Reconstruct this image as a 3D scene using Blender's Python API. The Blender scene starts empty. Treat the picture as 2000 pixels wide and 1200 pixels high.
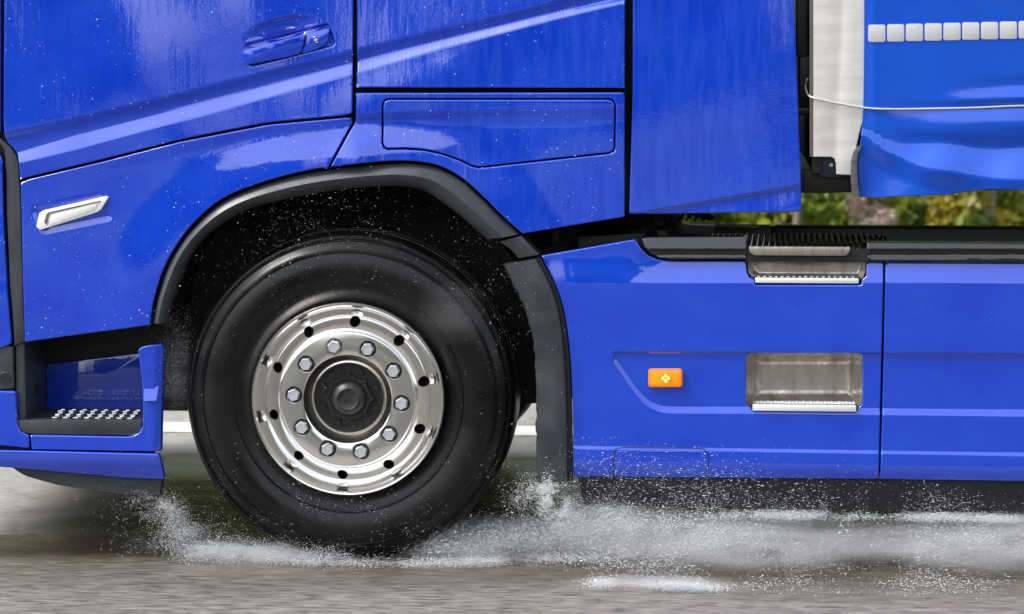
import bpy, bmesh, math, random
import numpy as np
from mathutils import Vector, Matrix, Euler, noise
from mathutils.geometry import delaunay_2d_cdt
random.seed(7); rng = np.random.default_rng(11)
sc = bpy.context.scene
C = sc.collection
R = math.radians

# ------------------------------------------------------------------ camera
CAM = np.array([0.0, -9.0, 1.69]); TILT = 5.575; YAW = 4.2; FPX = 5747.0
cd = bpy.data.cameras.new('camera'); cam = bpy.data.objects.new('camera', cd); C.objects.link(cam)
cam.location = CAM; cam.rotation_euler = (R(90 - TILT), 0, R(YAW))
cd.sensor_width = 36; cd.lens = FPX / 2000 * 36; cd.clip_end = 3000; cd.clip_start = 0.1
cd.dof.use_dof = True; cd.dof.focus_distance = 9.15; cd.dof.aperture_fstop = 4.0
sc.camera = cam
# ------------------------------------------------------------------ sky, sun, exposure
SUN_EL, SUN_AZ = 52, 252      # azimuth measured from +Y clockwise: ahead of the truck, slightly to our side
w = bpy.data.worlds.new('World'); sc.world = w; w.use_nodes = True
nt = w.node_tree; nt.nodes.clear()
sky = nt.nodes.new('ShaderNodeTexSky'); sky.sky_type = 'NISHITA'; sky.sun_disc = False
sky.sun_elevation = R(SUN_EL); sky.sun_rotation = R(SUN_AZ); sky.air_density = 1.0; sky.dust_density = 3.0; sky.ozone_density = 1.0
hs = nt.nodes.new('ShaderNodeHueSaturation'); hs.inputs['Saturation'].default_value = 0.30
bg = nt.nodes.new('ShaderNodeBackground'); bg.inputs[1].default_value = 0.15
wo = nt.nodes.new('ShaderNodeOutputWorld')
nt.links.new(sky.outputs[0], hs.inputs['Color']); nt.links.new(hs.outputs[0], bg.inputs[0]); nt.links.new(bg.outputs[0], wo.inputs[0])
sd = bpy.data.lights.new('sun', 'SUN'); sd.energy = 1.3; sd.angle = R(20); sd.color = (1.0, 0.965, 0.92)
so = bpy.data.objects.new('sun', sd); C.objects.link(so)
az = R(SUN_AZ); el = R(SUN_EL)
to_sun = Vector((math.sin(az) * math.cos(el), math.cos(az) * math.cos(el), math.sin(el)))
so.rotation_euler = to_sun.to_track_quat('Z', 'Y').to_euler(); so.location = (0, -5, 12)
vs = sc.view_settings; vs.view_transform = 'Standard'; vs.look = 'None'; vs.gamma = 1; vs.use_curve_mapping = False
vs.exposure = 1.3
sc.cycles.max_bounces = 8; sc.cycles.transparent_max_bounces = 8; sc.cycles.volume_bounces = 1

# ------------------------------------------------------------------ pixel <-> place (2000x1200 photograph)
RM = np.array(Euler((R(90 - TILT), 0, R(YAW))).to_matrix())
def rays(px, py):
    px = np.asarray(px, float); py = np.asarray(py, float)
    d = np.stack([(px - 1000) / FPX, (600 - py) / FPX, -np.ones_like(px)], -1)
    return d @ RM.T
def P(px, py, Y=0.0):
    d = rays(px, py); t = (Y - CAM[1]) / d[..., 1]
    return CAM + d * t[..., None]
def G(px, py, Z=0.0):
    d = rays(px, py); t = (Z - CAM[2]) / d[..., 2]
    return CAM + d * t[..., None]
def U(x, y, z):
    q = (np.stack([x, y + 0 * x, z], -1) - CAM) @ RM
    return 1000 + FPX * q[..., 0] / -q[..., 2], 600 - FPX * q[..., 1] / -q[..., 2]

# ------------------------------------------------------------------ materials
MATS = {}
def nodes(name):
    m = bpy.data.materials.new(name); m.use_nodes = True; n = m.node_tree
    return m, n, n.nodes['Principled BSDF'], (lambda t: n.nodes.new(t)), n.links.new
def mat(name, col, rough=0.5, metal=0.0, coat=0.0, coat_ior=1.5, coat_rough=0.03, spec=0.5, bump=0.0, bscale=60, stretch=(1, 1, 1),
        var=0.0, vscale=6, vcol=None, emit=0, trans=0, alpha=1, detail=4, rvar=0.0, ior=1.5):
    m, n, b, N, L = nodes(name)
    b.inputs['Base Color'].default_value = (*col, 1); b.inputs['Roughness'].default_value = rough
    b.inputs['Metallic'].default_value = metal; b.inputs['Coat Weight'].default_value = coat
    b.inputs['Coat IOR'].default_value = coat_ior; b.inputs['Coat Roughness'].default_value = coat_rough
    b.inputs['Specular IOR Level'].default_value = spec; b.inputs['IOR'].default_value = ior
    b.inputs['Transmission Weight'].default_value = trans
    if emit:
        b.inputs['Emission Color'].default_value = (*col, 1); b.inputs['Emission Strength'].default_value = emit
    tc = N('ShaderNodeTexCoord'); mp = N('ShaderNodeMapping'); mp.inputs['Scale'].default_value = stretch
    L(tc.outputs['Object'], mp.inputs['Vector'])
    if var or rvar:
        nz = N('ShaderNodeTexNoise'); nz.inputs['Scale'].default_value = vscale; nz.inputs['Detail'].default_value = 6
        nz.inputs['Roughness'].default_value = .65
        L(mp.outputs[0], nz.inputs['Vector'])
        if var:
            rp = N('ShaderNodeMapRange'); rp.inputs[1].default_value = .38; rp.inputs[2].default_value = .65
            rp.inputs[3].default_value = 0; rp.inputs[4].default_value = var
            L(nz.outputs[0], rp.inputs[0])
            mx = N('ShaderNodeMix'); mx.data_type = 'RGBA'
            mx.inputs[6].default_value = (*col, 1); mx.inputs[7].default_value = (*(vcol or [c * .4 for c in col]), 1)
            L(rp.outputs[0], mx.inputs[0]); L(mx.outputs[2], b.inputs['Base Color'])
        if rvar:
            rr = N('ShaderNodeMapRange'); rr.inputs[1].default_value = .35; rr.inputs[2].default_value = .65
            rr.inputs[3].default_value = max(0.02, rough - rvar); rr.inputs[4].default_value = rough + rvar
            L(nz.outputs[0], rr.inputs[0]); L(rr.outputs[0], b.inputs['Roughness'])
    if bump:
        nb = N('ShaderNodeTexNoise'); nb.inputs['Scale'].default_value = bscale; nb.inputs['Detail'].default_value = detail
        L(mp.outputs[0], nb.inputs['Vector'])
        bp = N('ShaderNodeBump'); bp.inputs['Strength'].default_value = 1; bp.inputs['Distance'].default_value = bump
        L(nb.outputs[0], bp.inputs['Height']); L(bp.outputs[0], b.inputs['Normal']); L(bp.outputs[0], b.inputs['Coat Normal'])
    MATS[name] = m
    return m

def paint(name, col, streak=0.0, wave=0.00035):
    """gloss vehicle paint, wet: orange-peel waviness, runs of rain water, a thin dusty film"""
    m, n, b, N, L = nodes(name)
    b.inputs['Roughness'].default_value = .42; b.inputs['Specular IOR Level'].default_value = .06
    b.inputs['Coat Weight'].default_value = 1; b.inputs['Coat IOR'].default_value = 1.9; b.inputs['Coat Roughness'].default_value = .035
    tc = N('ShaderNodeTexCoord')
    # rain film: broad soft variation of colour
    mp = N('ShaderNodeMapping'); mp.inputs['Scale'].default_value = (2.2, 2, 3.2); L(tc.outputs['Object'], mp.inputs['Vector'])
    nz = N('ShaderNodeTexNoise'); nz.inputs['Scale'].default_value = 2.2; nz.inputs['Detail'].default_value = 5; L(mp.outputs[0], nz.inputs['Vector'])
    rp = N('ShaderNodeMapRange'); rp.inputs[1].default_value = .35; rp.inputs[2].default_value = .7; L(nz.outputs[0], rp.inputs[0])
    mx = N('ShaderNodeMix'); mx.data_type = 'RGBA'; mx.inputs[6].default_value = (*col, 1)
    mx.inputs[7].default_value = (col[0] + .004, col[1] * 1.45, col[2] * 1.08, 1); L(rp.outputs[0], mx.inputs[0])
    # fine specks of dirt left by spray
    vs_ = N('ShaderNodeTexVoronoi'); vs_.inputs['Scale'].default_value = 75; L(tc.outputs['Object'], vs_.inputs['Vector'])
    lt = N('ShaderNodeMath'); lt.operation = 'LESS_THAN'; lt.inputs[1].default_value = .11; L(vs_.outputs['Distance'], lt.inputs[0])
    n2 = N('ShaderNodeTexNoise'); n2.inputs['Scale'].default_value = 7; n2.inputs['Detail'].default_value = 3; L(tc.outputs['Object'], n2.inputs['Vector'])
    gt = N('ShaderNodeMapRange'); gt.inputs[1].default_value = .5; gt.inputs[2].default_value = .68; L(n2.outputs[0], gt.inputs[0])
    ml = N('ShaderNodeMath'); ml.operation = 'MULTIPLY'; L(lt.outputs[0], ml.inputs[0]); L(gt.outputs[0], ml.inputs[1])
    m2 = N('ShaderNodeMath'); m2.operation = 'MULTIPLY'; m2.inputs[1].default_value = .35; L(ml.outputs[0], m2.inputs[0])
    mx2 = N('ShaderNodeMix'); mx2.data_type = 'RGBA'; mx2.inputs[7].default_value = (.32, .36, .62, 1)
    L(m2.outputs[0], mx2.inputs[0]); L(mx.outputs[2], mx2.inputs[6]); L(mx2.outputs[2], b.inputs['Base Color'])
    # relief: slow waves, fine peel, water runs
    w1 = N('ShaderNodeTexNoise'); w1.inputs['Scale'].default_value = 9; w1.inputs['Detail'].default_value = 2; L(tc.outputs['Object'], w1.inputs['Vector'])
    b1 = N('ShaderNodeBump'); b1.inputs['Distance'].default_value = wave; L(w1.outputs[0], b1.inputs['Height'])
    w2 = N('ShaderNodeTexNoise'); w2.inputs['Scale'].default_value = 130; w2.inputs['Detail'].default_value = 3; L(tc.outputs['Object'], w2.inputs['Vector'])
    b2 = N('ShaderNodeBump'); b2.inputs['Distance'].default_value = .00009; L(w2.outputs[0], b2.inputs['Height']); L(b1.outputs[0], b2.inputs['Normal'])
    mpr = N('ShaderNodeMapping'); mpr.inputs['Rotation'].default_value = (0, R(-24), 0); mpr.inputs['Scale'].default_value = (34, 8, 4.5)
    L(tc.outputs['Object'], mpr.inputs['Vector'])
    w3 = N('ShaderNodeTexNoise'); w3.inputs['Scale'].default_value = 1.0; w3.inputs['Detail'].default_value = 5; w3.inputs['Distortion'].default_value = .8
    L(mpr.outputs[0], w3.inputs['Vector'])
    b3 = N('ShaderNodeBump'); b3.inputs['Distance'].default_value = .00042 * streak + .00004; L(w3.outputs[0], b3.inputs['Height']); L(b2.outputs[0], b3.inputs['Normal'])
    if streak > .3:
        rs = N('ShaderNodeMapRange'); rs.inputs[1].default_value = .42; rs.inputs[2].default_value = .62; rs.inputs[3].default_value = 0; rs.inputs[4].default_value = min(.5, streak * .3); L(w3.outputs[0], rs.inputs[0])
        mx3 = N('ShaderNodeMix'); mx3.data_type = 'RGBA'; mx3.inputs[7].default_value = (.022, .075, .60, 1)
        L(rs.outputs[0], mx3.inputs[0]); L(mx2.outputs[2], mx3.inputs[6]); L(mx3.outputs[2], b.inputs['Base Color'])
    L(b3.outputs[0], b.inputs['Coat Normal']); L(b3.outputs[0], b.inputs['Normal'])
    return m
BLUE = (.0012, .038, .50)
M_PAINT = paint('wet_blue_paint', BLUE, .35)
M_RUNS = paint('wet_blue_paint_with_runs', BLUE, 1.6)
M_SKIRT = paint('blue_skirt_paint', (.0014, .042, .51), .05, .0002)
M_SEAL = mat('black_seal_rubber', (.006, .006, .007), .6)
M_TRIM = mat('grey_moulded_plastic', (.026, .030, .036), .44, bump=.0004, bscale=90, var=.6, vcol=(.055, .06, .066), vscale=8, rvar=.1)
M_GLOSSBLK = mat('gloss_black_plastic', (.006, .006, .007), .12, coat=1, bump=.0004, bscale=40, stretch=(1, 1, 4))
M_DARK = mat('dark_underbody', (.009, .009, .010), .7, bump=.004, bscale=14, var=.5, vcol=(.02, .02, .021))
M_TANK = mat('black_frame_steel', (.008, .008, .010), .38, bump=.001, bscale=20)
M_TYRE = mat('wet_tyre_rubber', (.0030, .0030, .0031), .33, spec=.36, var=.6, vcol=(.008, .008, .0085), vscale=3.2, bump=.0003, bscale=60, rvar=.12)
M_ALU = mat('polished_aluminium', (.95, .935, .905), .17, 1, var=.22, vcol=(.80, .77, .73), vscale=3, rvar=.03)
M_STEEL = mat('stained_stainless', (.66, .62, .57), .34, .85, var=.9, vcol=(.30, .26, .22), vscale=16, stretch=(1.6, 1, .5), bump=.0004, bscale=40, rvar=.1)
M_BRIGHT = mat('bright_step_edge', (.86, .86, .85), .35, .35)
M_NUT = mat('nut_cap_grey', (.62, .64, .67), .30, .5)
M_HUB = mat('hub_black', (.012, .012, .012), .4, bump=.001, bscale=40, var=.7, vcol=(.03, .029, .028), vscale=20)
M_POST = mat('brushed_aluminium_post', (.78, .76, .72), .48, .35, var=.55, vcol=(.52, .50, .47), vscale=7, stretch=(.6, 1, 3.5), bump=.0003, bscale=110, )
M_POSTEDGE = mat('grimy_aluminium_edge', (.16, .15, .14), .5, .4)
M_WEB = mat('grey_webbing', (.10, .10, .10), .75, bump=.003, bscale=190, stretch=(.1, .1, 1.2), var=.6, vcol=(.04, .04, .04), vscale=60)
M_CORD = mat('pale_steel_cord', (.55, .54, .50), .4, .3)
M_REFL = mat('reflective_square', (.56, .57, .58), .35, 0, coat=.4, var=.5, vcol=(.46, .47, .49), vscale=150, bump=.0008, bscale=260)
M_LENS = mat('clear_lens', (.90, .89, .86), .12, .0, coat=1)
M_LENSIN = mat('lens_reflector', (.85, .84, .81), .3, .2, bump=.001, bscale=200, stretch=(1, 1, .1))
M_AMBER = mat('amber_lens', (1.0, .24, .003), .3, 0, coat=.6, emit=.18)
M_AMBERD = mat('amber_lens_rim', (.95, .20, .004), .3, 0, coat=.6, emit=.04)
M_LED = mat('lit_led', (1.0, .72, .12), .3, emit=3.0)
M_LOCK = mat('lock_metal', (.72, .70, .62), .3, .7)
M_DROP = mat('water_drop', (.62, .68, .86), .12, 0, coat=1, trans=.15, ior=1.33)
M_SPRAY = mat('white_water', (.80, .82, .84), .25, 0, trans=.15, ior=1.33)
M_BARK = mat('pale_bark', (.24, .20, .155), .8, var=.8, vcol=(.10, .085, .07), vscale=9, bump=.01, bscale=12)
M_STONE = mat('dark_far_panel', (.012, .013, .016), .6)

def tarp():
    m, n, b, N, L = nodes('blue_pvc_tarpaulin')
    b.inputs['Roughness'].default_value = .17; b.inputs['Specular IOR Level'].default_value = .5; b.inputs['IOR'].default_value = 1.72
    tc = N('ShaderNodeTexCoord')
    nz = N('ShaderNodeTexNoise'); nz.inputs['Scale'].default_value = 3; nz.inputs['Detail'].default_value = 7; L(tc.outputs['Object'], nz.inputs['Vector'])
    rp = N('ShaderNodeMapRange'); rp.inputs[1].default_value = .4; rp.inputs[2].default_value = .75; L(nz.outputs[0], rp.inputs[0])
    mx = N('ShaderNodeMix'); mx.data_type = 'RGBA'; mx.inputs[6].default_value = (.0003, .078, .58, 1); mx.inputs[7].default_value = (.0005, .062, .48, 1)
    L(rp.outputs[0], mx.inputs[0]); L(mx.outputs[2], b.inputs['Base Color'])
    # woven scrim
    wv = N('ShaderNodeTexNoise'); wv.inputs['Scale'].default_value = 45; wv.inputs['Detail'].default_value = 4
    mp = N('ShaderNodeMapping'); mp.inputs['Scale'].default_value = (1, 1, 3); L(tc.outputs['Object'], mp.inputs['Vector']); L(mp.outputs[0], wv.inputs['Vector'])
    bp = N('ShaderNodeBump'); bp.inputs['Distance'].default_value = .0003; L(wv.outputs[0], bp.inputs['Height']); L(bp.outputs[0], b.inputs['Normal'])
    return m
M_TARP = tarp()

def leaves(name, cols, sc_=1.6):
    m, n, b, N, L = nodes(name)
    b.inputs['Roughness'].default_value = .5
    tc = N('ShaderNodeTexCoord'); nz = N('ShaderNodeTexNoise'); nz.inputs['Scale'].default_value = sc_; nz.inputs['Detail'].default_value = 5
    nz.inputs['Roughness'].default_value = .7; L(tc.outputs['Object'], nz.inputs['Vector'])
    cr = N('ShaderNodeValToRGB'); e = cr.color_ramp.elements
    pos = np.linspace(.36, .66, len(cols)); e[0].position = pos[0]; e[0].color = (*cols[0], 1); e[1].position = pos[-1]; e[1].color = (*cols[-1], 1)
    for p_, c_ in list(zip(pos, cols))[1:-1]:
        q = e.new(p_); q.color = (*c_, 1)
    L(nz.outputs[0], cr.inputs[0]); L(cr.outputs[0], b.inputs['Base Color'])
    t = N('ShaderNodeBsdfTranslucent'); L(cr.outputs[0], t.inputs[0]); ms = N('ShaderNodeMixShader'); ms.inputs[0].default_value = .4
    L(b.outputs[0], ms.inputs[1]); L(t.outputs[0], ms.inputs[2]); L(ms.outputs[0], n.nodes['Material Output'].inputs['Surface'])
    return m
M_LEAF = leaves('autumn_green_leaves', [(.03, .06, .012), (.09, .15, .02), (.24, .30, .03), (.42, .42, .04), (.12, .18, .03)])
M_LEAF2 = leaves('yellow_leaves', [(.16, .17, .02), (.40, .33, .025), (.50, .40, .05)])
M_PINK = leaves('dry_pinkish_leaves', [(.30, .24, .19), (.55, .44, .38), (.66, .60, .50)], 5)

def road_mat():
    m, n, b, N, L = nodes('worn_wet_asphalt')
    tc = N('ShaderNodeTexCoord')
    mp = N('ShaderNodeMapping'); mp.inputs['Scale'].default_value = (.22, 1, 1); L(tc.outputs['Object'], mp.inputs['Vector'])
    a = N('ShaderNodeTexNoise'); a.inputs['Scale'].default_value = 75; a.inputs['Detail'].default_value = 6; a.inputs['Roughness'].default_value = .75; L(mp.outputs[0], a.inputs['Vector'])
    cr = N('ShaderNodeValToRGB'); e = cr.color_ramp.elements; e[0].position = .36; e[0].color = (.085, .074, .062, 1); e[1].position = .66; e[1].color = (.36, .325, .29, 1)
    q = e.new(.5); q.color = (.19, .165, .143, 1); L(a.outputs[0], cr.inputs[0])
    # drier, paler lane beyond the truck
    sx = N('ShaderNodeSeparateXYZ'); L(tc.outputs['Object'], sx.inputs[0])
    bn = N('ShaderNodeTexNoise'); bn.inputs['Scale'].default_value = 1.3; bn.inputs['Detail'].default_value = 4; L(tc.outputs['Object'], bn.inputs['Vector'])
    ad = N('ShaderNodeMath'); ad.operation = 'MULTIPLY_ADD'; ad.inputs[1].default_value = .35; L(bn.outputs[0], ad.inputs[0]); L(sx.outputs['Y'], ad.inputs[2])
    mr = N('ShaderNodeMapRange'); mr.inputs[1].default_value = .2; mr.inputs[2].default_value = .75; L(ad.outputs[0], mr.inputs[0])
    # truck's dark reflection on the wet road, put into the colour; fades out ahead
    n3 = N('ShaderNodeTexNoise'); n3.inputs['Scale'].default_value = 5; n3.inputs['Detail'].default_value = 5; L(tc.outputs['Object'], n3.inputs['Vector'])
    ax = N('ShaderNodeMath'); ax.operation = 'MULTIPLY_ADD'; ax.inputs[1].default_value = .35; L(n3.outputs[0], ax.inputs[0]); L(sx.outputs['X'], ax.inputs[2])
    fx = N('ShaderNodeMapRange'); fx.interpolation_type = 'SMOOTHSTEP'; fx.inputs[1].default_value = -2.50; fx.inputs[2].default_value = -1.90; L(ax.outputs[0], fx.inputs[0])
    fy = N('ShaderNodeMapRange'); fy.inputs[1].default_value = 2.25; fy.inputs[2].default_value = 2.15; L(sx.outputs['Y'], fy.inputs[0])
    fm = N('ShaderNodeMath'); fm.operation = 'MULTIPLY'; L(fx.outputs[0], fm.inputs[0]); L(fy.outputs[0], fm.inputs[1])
    mx = N('ShaderNodeMix'); mx.data_type = 'RGBA'; L(mr.outputs[0], mx.inputs[0]); L(cr.outputs[0], mx.inputs[6])
    c2 = N('ShaderNodeValToRGB'); e = c2.color_ramp.elements; e[0].position = .38; e[0].color = (.19, .183, .172, 1); e[1].position = .62; e[1].color = (.46, .445, .425, 1)
    L(a.outputs[0], c2.inputs[0]); L(c2.outputs[0], mx.inputs[7])
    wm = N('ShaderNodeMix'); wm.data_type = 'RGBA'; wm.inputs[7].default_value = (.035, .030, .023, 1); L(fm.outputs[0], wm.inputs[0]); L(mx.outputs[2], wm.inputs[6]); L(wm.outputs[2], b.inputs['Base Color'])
    rr = N('ShaderNodeMapRange'); rr.inputs[1].default_value = .35; rr.inputs[2].default_value = .65; rr.inputs[3].default_value = .28; rr.inputs[4].default_value = .6
    L(bn.outputs[0], rr.inputs[0]); L(rr.outputs[0], b.inputs['Roughness'])
    bp = N('ShaderNodeBump'); bp.inputs['Distance'].default_value = .006; L(a.outputs[0], bp.inputs['Height']); L(bp.outputs[0], b.inputs['Normal'])
    return m
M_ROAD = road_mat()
M_LINE = mat('white_road_paint', (.80, .80, .78), .5, var=.4, vcol=(.6, .59, .57), vscale=14, bump=.002, bscale=60)
M_GRASS = mat('verge_grass', (.045, .075, .018), .8, var=1, vcol=(.09, .10, .03), vscale=3, bump=.03, bscale=8)

def puddle_mat():
    m, n, b, N, L = nodes('standing_water_on_asphalt')
    b.inputs['Specular IOR Level'].default_value = .5; b.inputs['IOR'].default_value = 1.33
    tc = N('ShaderNodeTexCoord')
    mp = N('ShaderNodeMapping'); mp.inputs['Scale'].default_value = (.2, 1, 1); L(tc.outputs['Object'], mp.inputs['Vector'])
    a = N('ShaderNodeTexNoise'); a.inputs['Scale'].default_value = 60; a.inputs['Detail'].default_value = 6; a.inputs['Roughness'].default_value = .75; L(mp.outputs[0], a.inputs['Vector'])
    cr = N('ShaderNodeValToRGB'); e = cr.color_ramp.elements; e[0].position = .36; e[0].color = (.020, .018, .012, 1); e[1].position = .68; e[1].color = (.09, .076, .056, 1)
    L(a.outputs[0], cr.inputs[0]); sx = N('ShaderNodeSeparateXYZ'); L(tc.outputs['Object'], sx.inputs[0])
    bn = N('ShaderNodeTexNoise'); bn.inputs['Scale'].default_value = 2.2; bn.inputs['Detail'].default_value = 5; L(mp.outputs[0], bn.inputs['Vector'])
    ad = N('ShaderNodeMath'); ad.operation = 'MULTIPLY_ADD'; ad.inputs[1].default_value = 1.9; L(bn.outputs[0], ad.inputs[0]); L(sx.outputs['Y'], ad.inputs[2])
    wet = N('ShaderNodeMapRange'); wet.inputs[1].default_value = .30; wet.inputs[2].default_value = 1.25; L(ad.outputs[0], wet.inputs[0])
    c2 = N('ShaderNodeValToRGB'); e = c2.color_ramp.elements; e[0].position = .36; e[0].color = (.050, .044, .037, 1); e[1].position = .66; e[1].color = (.29, .262, .24, 1)
    L(a.outputs[0], c2.inputs[0]); mx = N('ShaderNodeMix'); mx.data_type = 'RGBA'; L(wet.outputs[0], mx.inputs[0]); L(c2.outputs[0], mx.inputs[6]); L(cr.outputs[0], mx.inputs[7])
    L(mx.outputs[2], b.inputs['Base Color'])
    g = N('ShaderNodeTexNoise'); g.inputs['Scale'].default_value = 2.5; g.inputs['Detail'].default_value = 3; L(mp.outputs[0], g.inputs['Vector'])
    rr = N('ShaderNodeMapRange'); rr.inputs[1].default_value = .4; rr.inputs[2].default_value = .6; rr.inputs[3].default_value = .10; rr.inputs[4].default_value = .30
    L(g.outputs[0], rr.inputs[0])
    mr = N('ShaderNodeMix'); mr.inputs[2].default_value = .40; L(wet.outputs[0], mr.inputs[0]); L(rr.outputs[0], mr.inputs[3]); L(mr.outputs[0], b.inputs['Roughness'])
    bp = N('ShaderNodeBump'); bp.inputs['Distance'].default_value = .0013; L(a.outputs[0], bp.inputs['Height'])
    g2 = N('ShaderNodeTexNoise'); g2.inputs['Scale'].default_value = 14; g2.inputs['Detail'].default_value = 3; L(mp.outputs[0], g2.inputs['Vector'])
    b2 = N('ShaderNodeBump'); b2.inputs['Distance'].default_value = .003; L(g2.outputs[0], b2.inputs['Height']); L(bp.outputs[0], b2.inputs['Normal'])
    L(b2.outputs[0], b.inputs['Normal'])
    return m
M_PUD = puddle_mat()

# ------------------------------------------------------------------ object helpers
def link(name, me, m, parent=None, **props):
    o = bpy.data.objects.new(name, me); C.objects.link(o)
    if m is not None and not me.materials: me.materials.append(m)
    if parent: o.parent = parent
    for k, v in props.items(): o[k] = v
    return o
def empty(name, loc=(0, 0, 0), parent=None, **props):
    o = bpy.data.objects.new(name, None); C.objects.link(o); o.location = loc; o.empty_display_size = .2
    if parent: o.parent = parent
    for k, v in props.items(): o[k] = v
    return o
def pymesh(name, verts, faces, smooth=False):
    me = bpy.data.meshes.new(name); me.from_pydata([tuple(map(float, v)) for v in verts], [], [tuple(f) for f in faces]); me.update()
    if smooth: me.polygons.foreach_set('use_smooth', [True] * len(me.polygons))
    return me
def bm_obj(name, bm, m, parent=None, smooth=None, **props):
    bmesh.ops.recalc_face_normals(bm, faces=bm.faces)
    me = bpy.data.meshes.new(name); bm.to_mesh(me); bm.free()
    if smooth is not None:
        me.polygons.foreach_set('use_smooth', [True] * len(me.polygons)); me.set_sharp_from_angle(angle=R(smooth))
    return link(name, me, m, parent, **props)
def box(bm, x0, x1, y0, y1, z0, z1, bev=0.0):
    g = bmesh.ops.create_cube(bm, size=1)['verts']
    for v in g: v.co = Vector(((x0 + x1) / 2 + v.co.x * (x1 - x0), (y0 + y1) / 2 + v.co.y * (y1 - y0), (z0 + z1) / 2 + v.co.z * (z1 - z0)))
    if bev:
        es = {e for v in g for e in v.link_edges}
        bmesh.ops.bevel(bm, geom=list(es), offset=bev, segments=2, affect='EDGES', profile=.6)
def boxo(name, m, parent, x0, x1, y0, y1, z0, z1, bev=.004, **props):
    bm = bmesh.new(); box(bm, x0, x1, y0, y1, z0, z1, bev); return bm_obj(name, bm, m, parent, 40, **props)
def cyl(bm, c, r, y0, y1, n=24, axis='Y'):
    g = bmesh.ops.create_cone(bm, cap_ends=True, segments=n, radius1=r, radius2=r, depth=y1 - y0)['verts']
    for v in g:
        x, y, z = v.co
        if axis == 'Y': v.co = Vector((c[0] + x, (y0 + y1) / 2 + z, c[1] + y))
        elif axis == 'X': v.co = Vector(((y0 + y1) / 2 + z, c[0] + x, c[1] + y))
        else: v.co = Vector((c[0] + x, c[1] + y, (y0 + y1) / 2 + z))
    return g
def prism(name, pts, y0, y1, m, parent, bev=.004, holes=None, **props):
    """solid plate: an outline given in photograph pixels, standing at depth y0, y1 - y0 thick"""
    w_ = P([p[0] for p in pts], [p[1] for p in pts], y0)
    bm = bmesh.new(); vs_ = [bm.verts.new((q[0], y0, q[2])) for q in w_]
    f = bm.faces.new(vs_); r = bmesh.ops.extrude_face_region(bm, geom=[f])
    for v in [g for g in r['geom'] if isinstance(g, bmesh.types.BMVert)]: v.co.y = y1
    if bev: bmesh.ops.bevel(bm, geom=[e for e in bm.edges if abs(e.verts[0].co.y - y0) < 1e-6 and abs(e.verts[1].co.y - y0) < 1e-6], offset=bev, segments=2, affect='EDGES', profile=.6)
    return bm_obj(name, bm, m, parent, 35, **props)
def tube(pts, r, n=8, bm=None, cap=True):
    own = bm is None
    if own: bm = bmesh.new()
    pts = [Vector(p) for p in pts]; rings = []
    for i, p in enumerate(pts):
        d = (pts[min(i + 1, len(pts) - 1)] - pts[max(i - 1, 0)]).normalized()
        a = d.cross(Vector((0, 0, 1)) if abs(d.z) < .9 else Vector((1, 0, 0))).normalized(); b = d.cross(a)
        rr = r[i] if hasattr(r, '__len__') else r
        rings.append([bm.verts.new(p + a * math.cos(t) * rr + b * math.sin(t) * rr) for t in [2 * math.pi * k / n for k in range(n)]])
    for i in range(len(rings) - 1):
        for k in range(n): bm.faces.new((rings[i][k], rings[i][(k + 1) % n], rings[i + 1][(k + 1) % n], rings[i + 1][k]))
    if cap: bm.faces.new(rings[0]); bm.faces.new(rings[-1])
    return bm
def spline(pts, step=8.0):
    """dense Catmull-Rom through 2D points"""
    p = np.array(pts, float); q = np.vstack([2 * p[0] - p[1], p, 2 * p[-1] - p[-2]]); out = []
    for i in range(1, len(q) - 2):
        n = max(2, int(np.hypot(*(q[i + 1] - q[i])) / step)); t = np.linspace(0, 1, n, endpoint=False)[:, None]
        a, b, c, d = q[i - 1], q[i], q[i + 1], q[i + 2]
        out.append(.5 * ((2 * b) + (-a + c) * t + (2 * a - 5 * b + 4 * c - d) * t * t + (-a + 3 * b - 3 * c + d) * t ** 3))
    return [tuple(v) for v in np.vstack(out + [p[-1:]])]
def rrect(x0, y0, x1, y1, r, n=5):
    o = []
    for cx, cy, a0 in ((x1 - r, y0 + r, -90), (x1 - r, y1 - r, 0), (x0 + r, y1 - r, 90), (x0 + r, y0 + r, 180)):
        for k in range(n + 1):
            a = R(a0 + 90 * k / n); o.append((cx + r * math.cos(a), cy + r * math.sin(a)))
    return o
def lerp_curve(pts):
    a = np.array(pts, float); return lambda x: np.interp(x, a[:, 0], a[:, 1])
def smooth(a, b, x):
    t = np.clip((x - a) / (b - a), 0, 1); return t * t * (3 - 2 * t)
def ramp(t, a, b, w_=1.5):
    """0 before a, 1 after b, straight between with softly blended ends"""
    def sp(u): return np.where(u < -w_, 0, np.where(u > w_, u, (u + w_) ** 2 / (4 * w_)))
    return (sp(t - a) - sp(t - b)) / (b - a)

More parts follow.
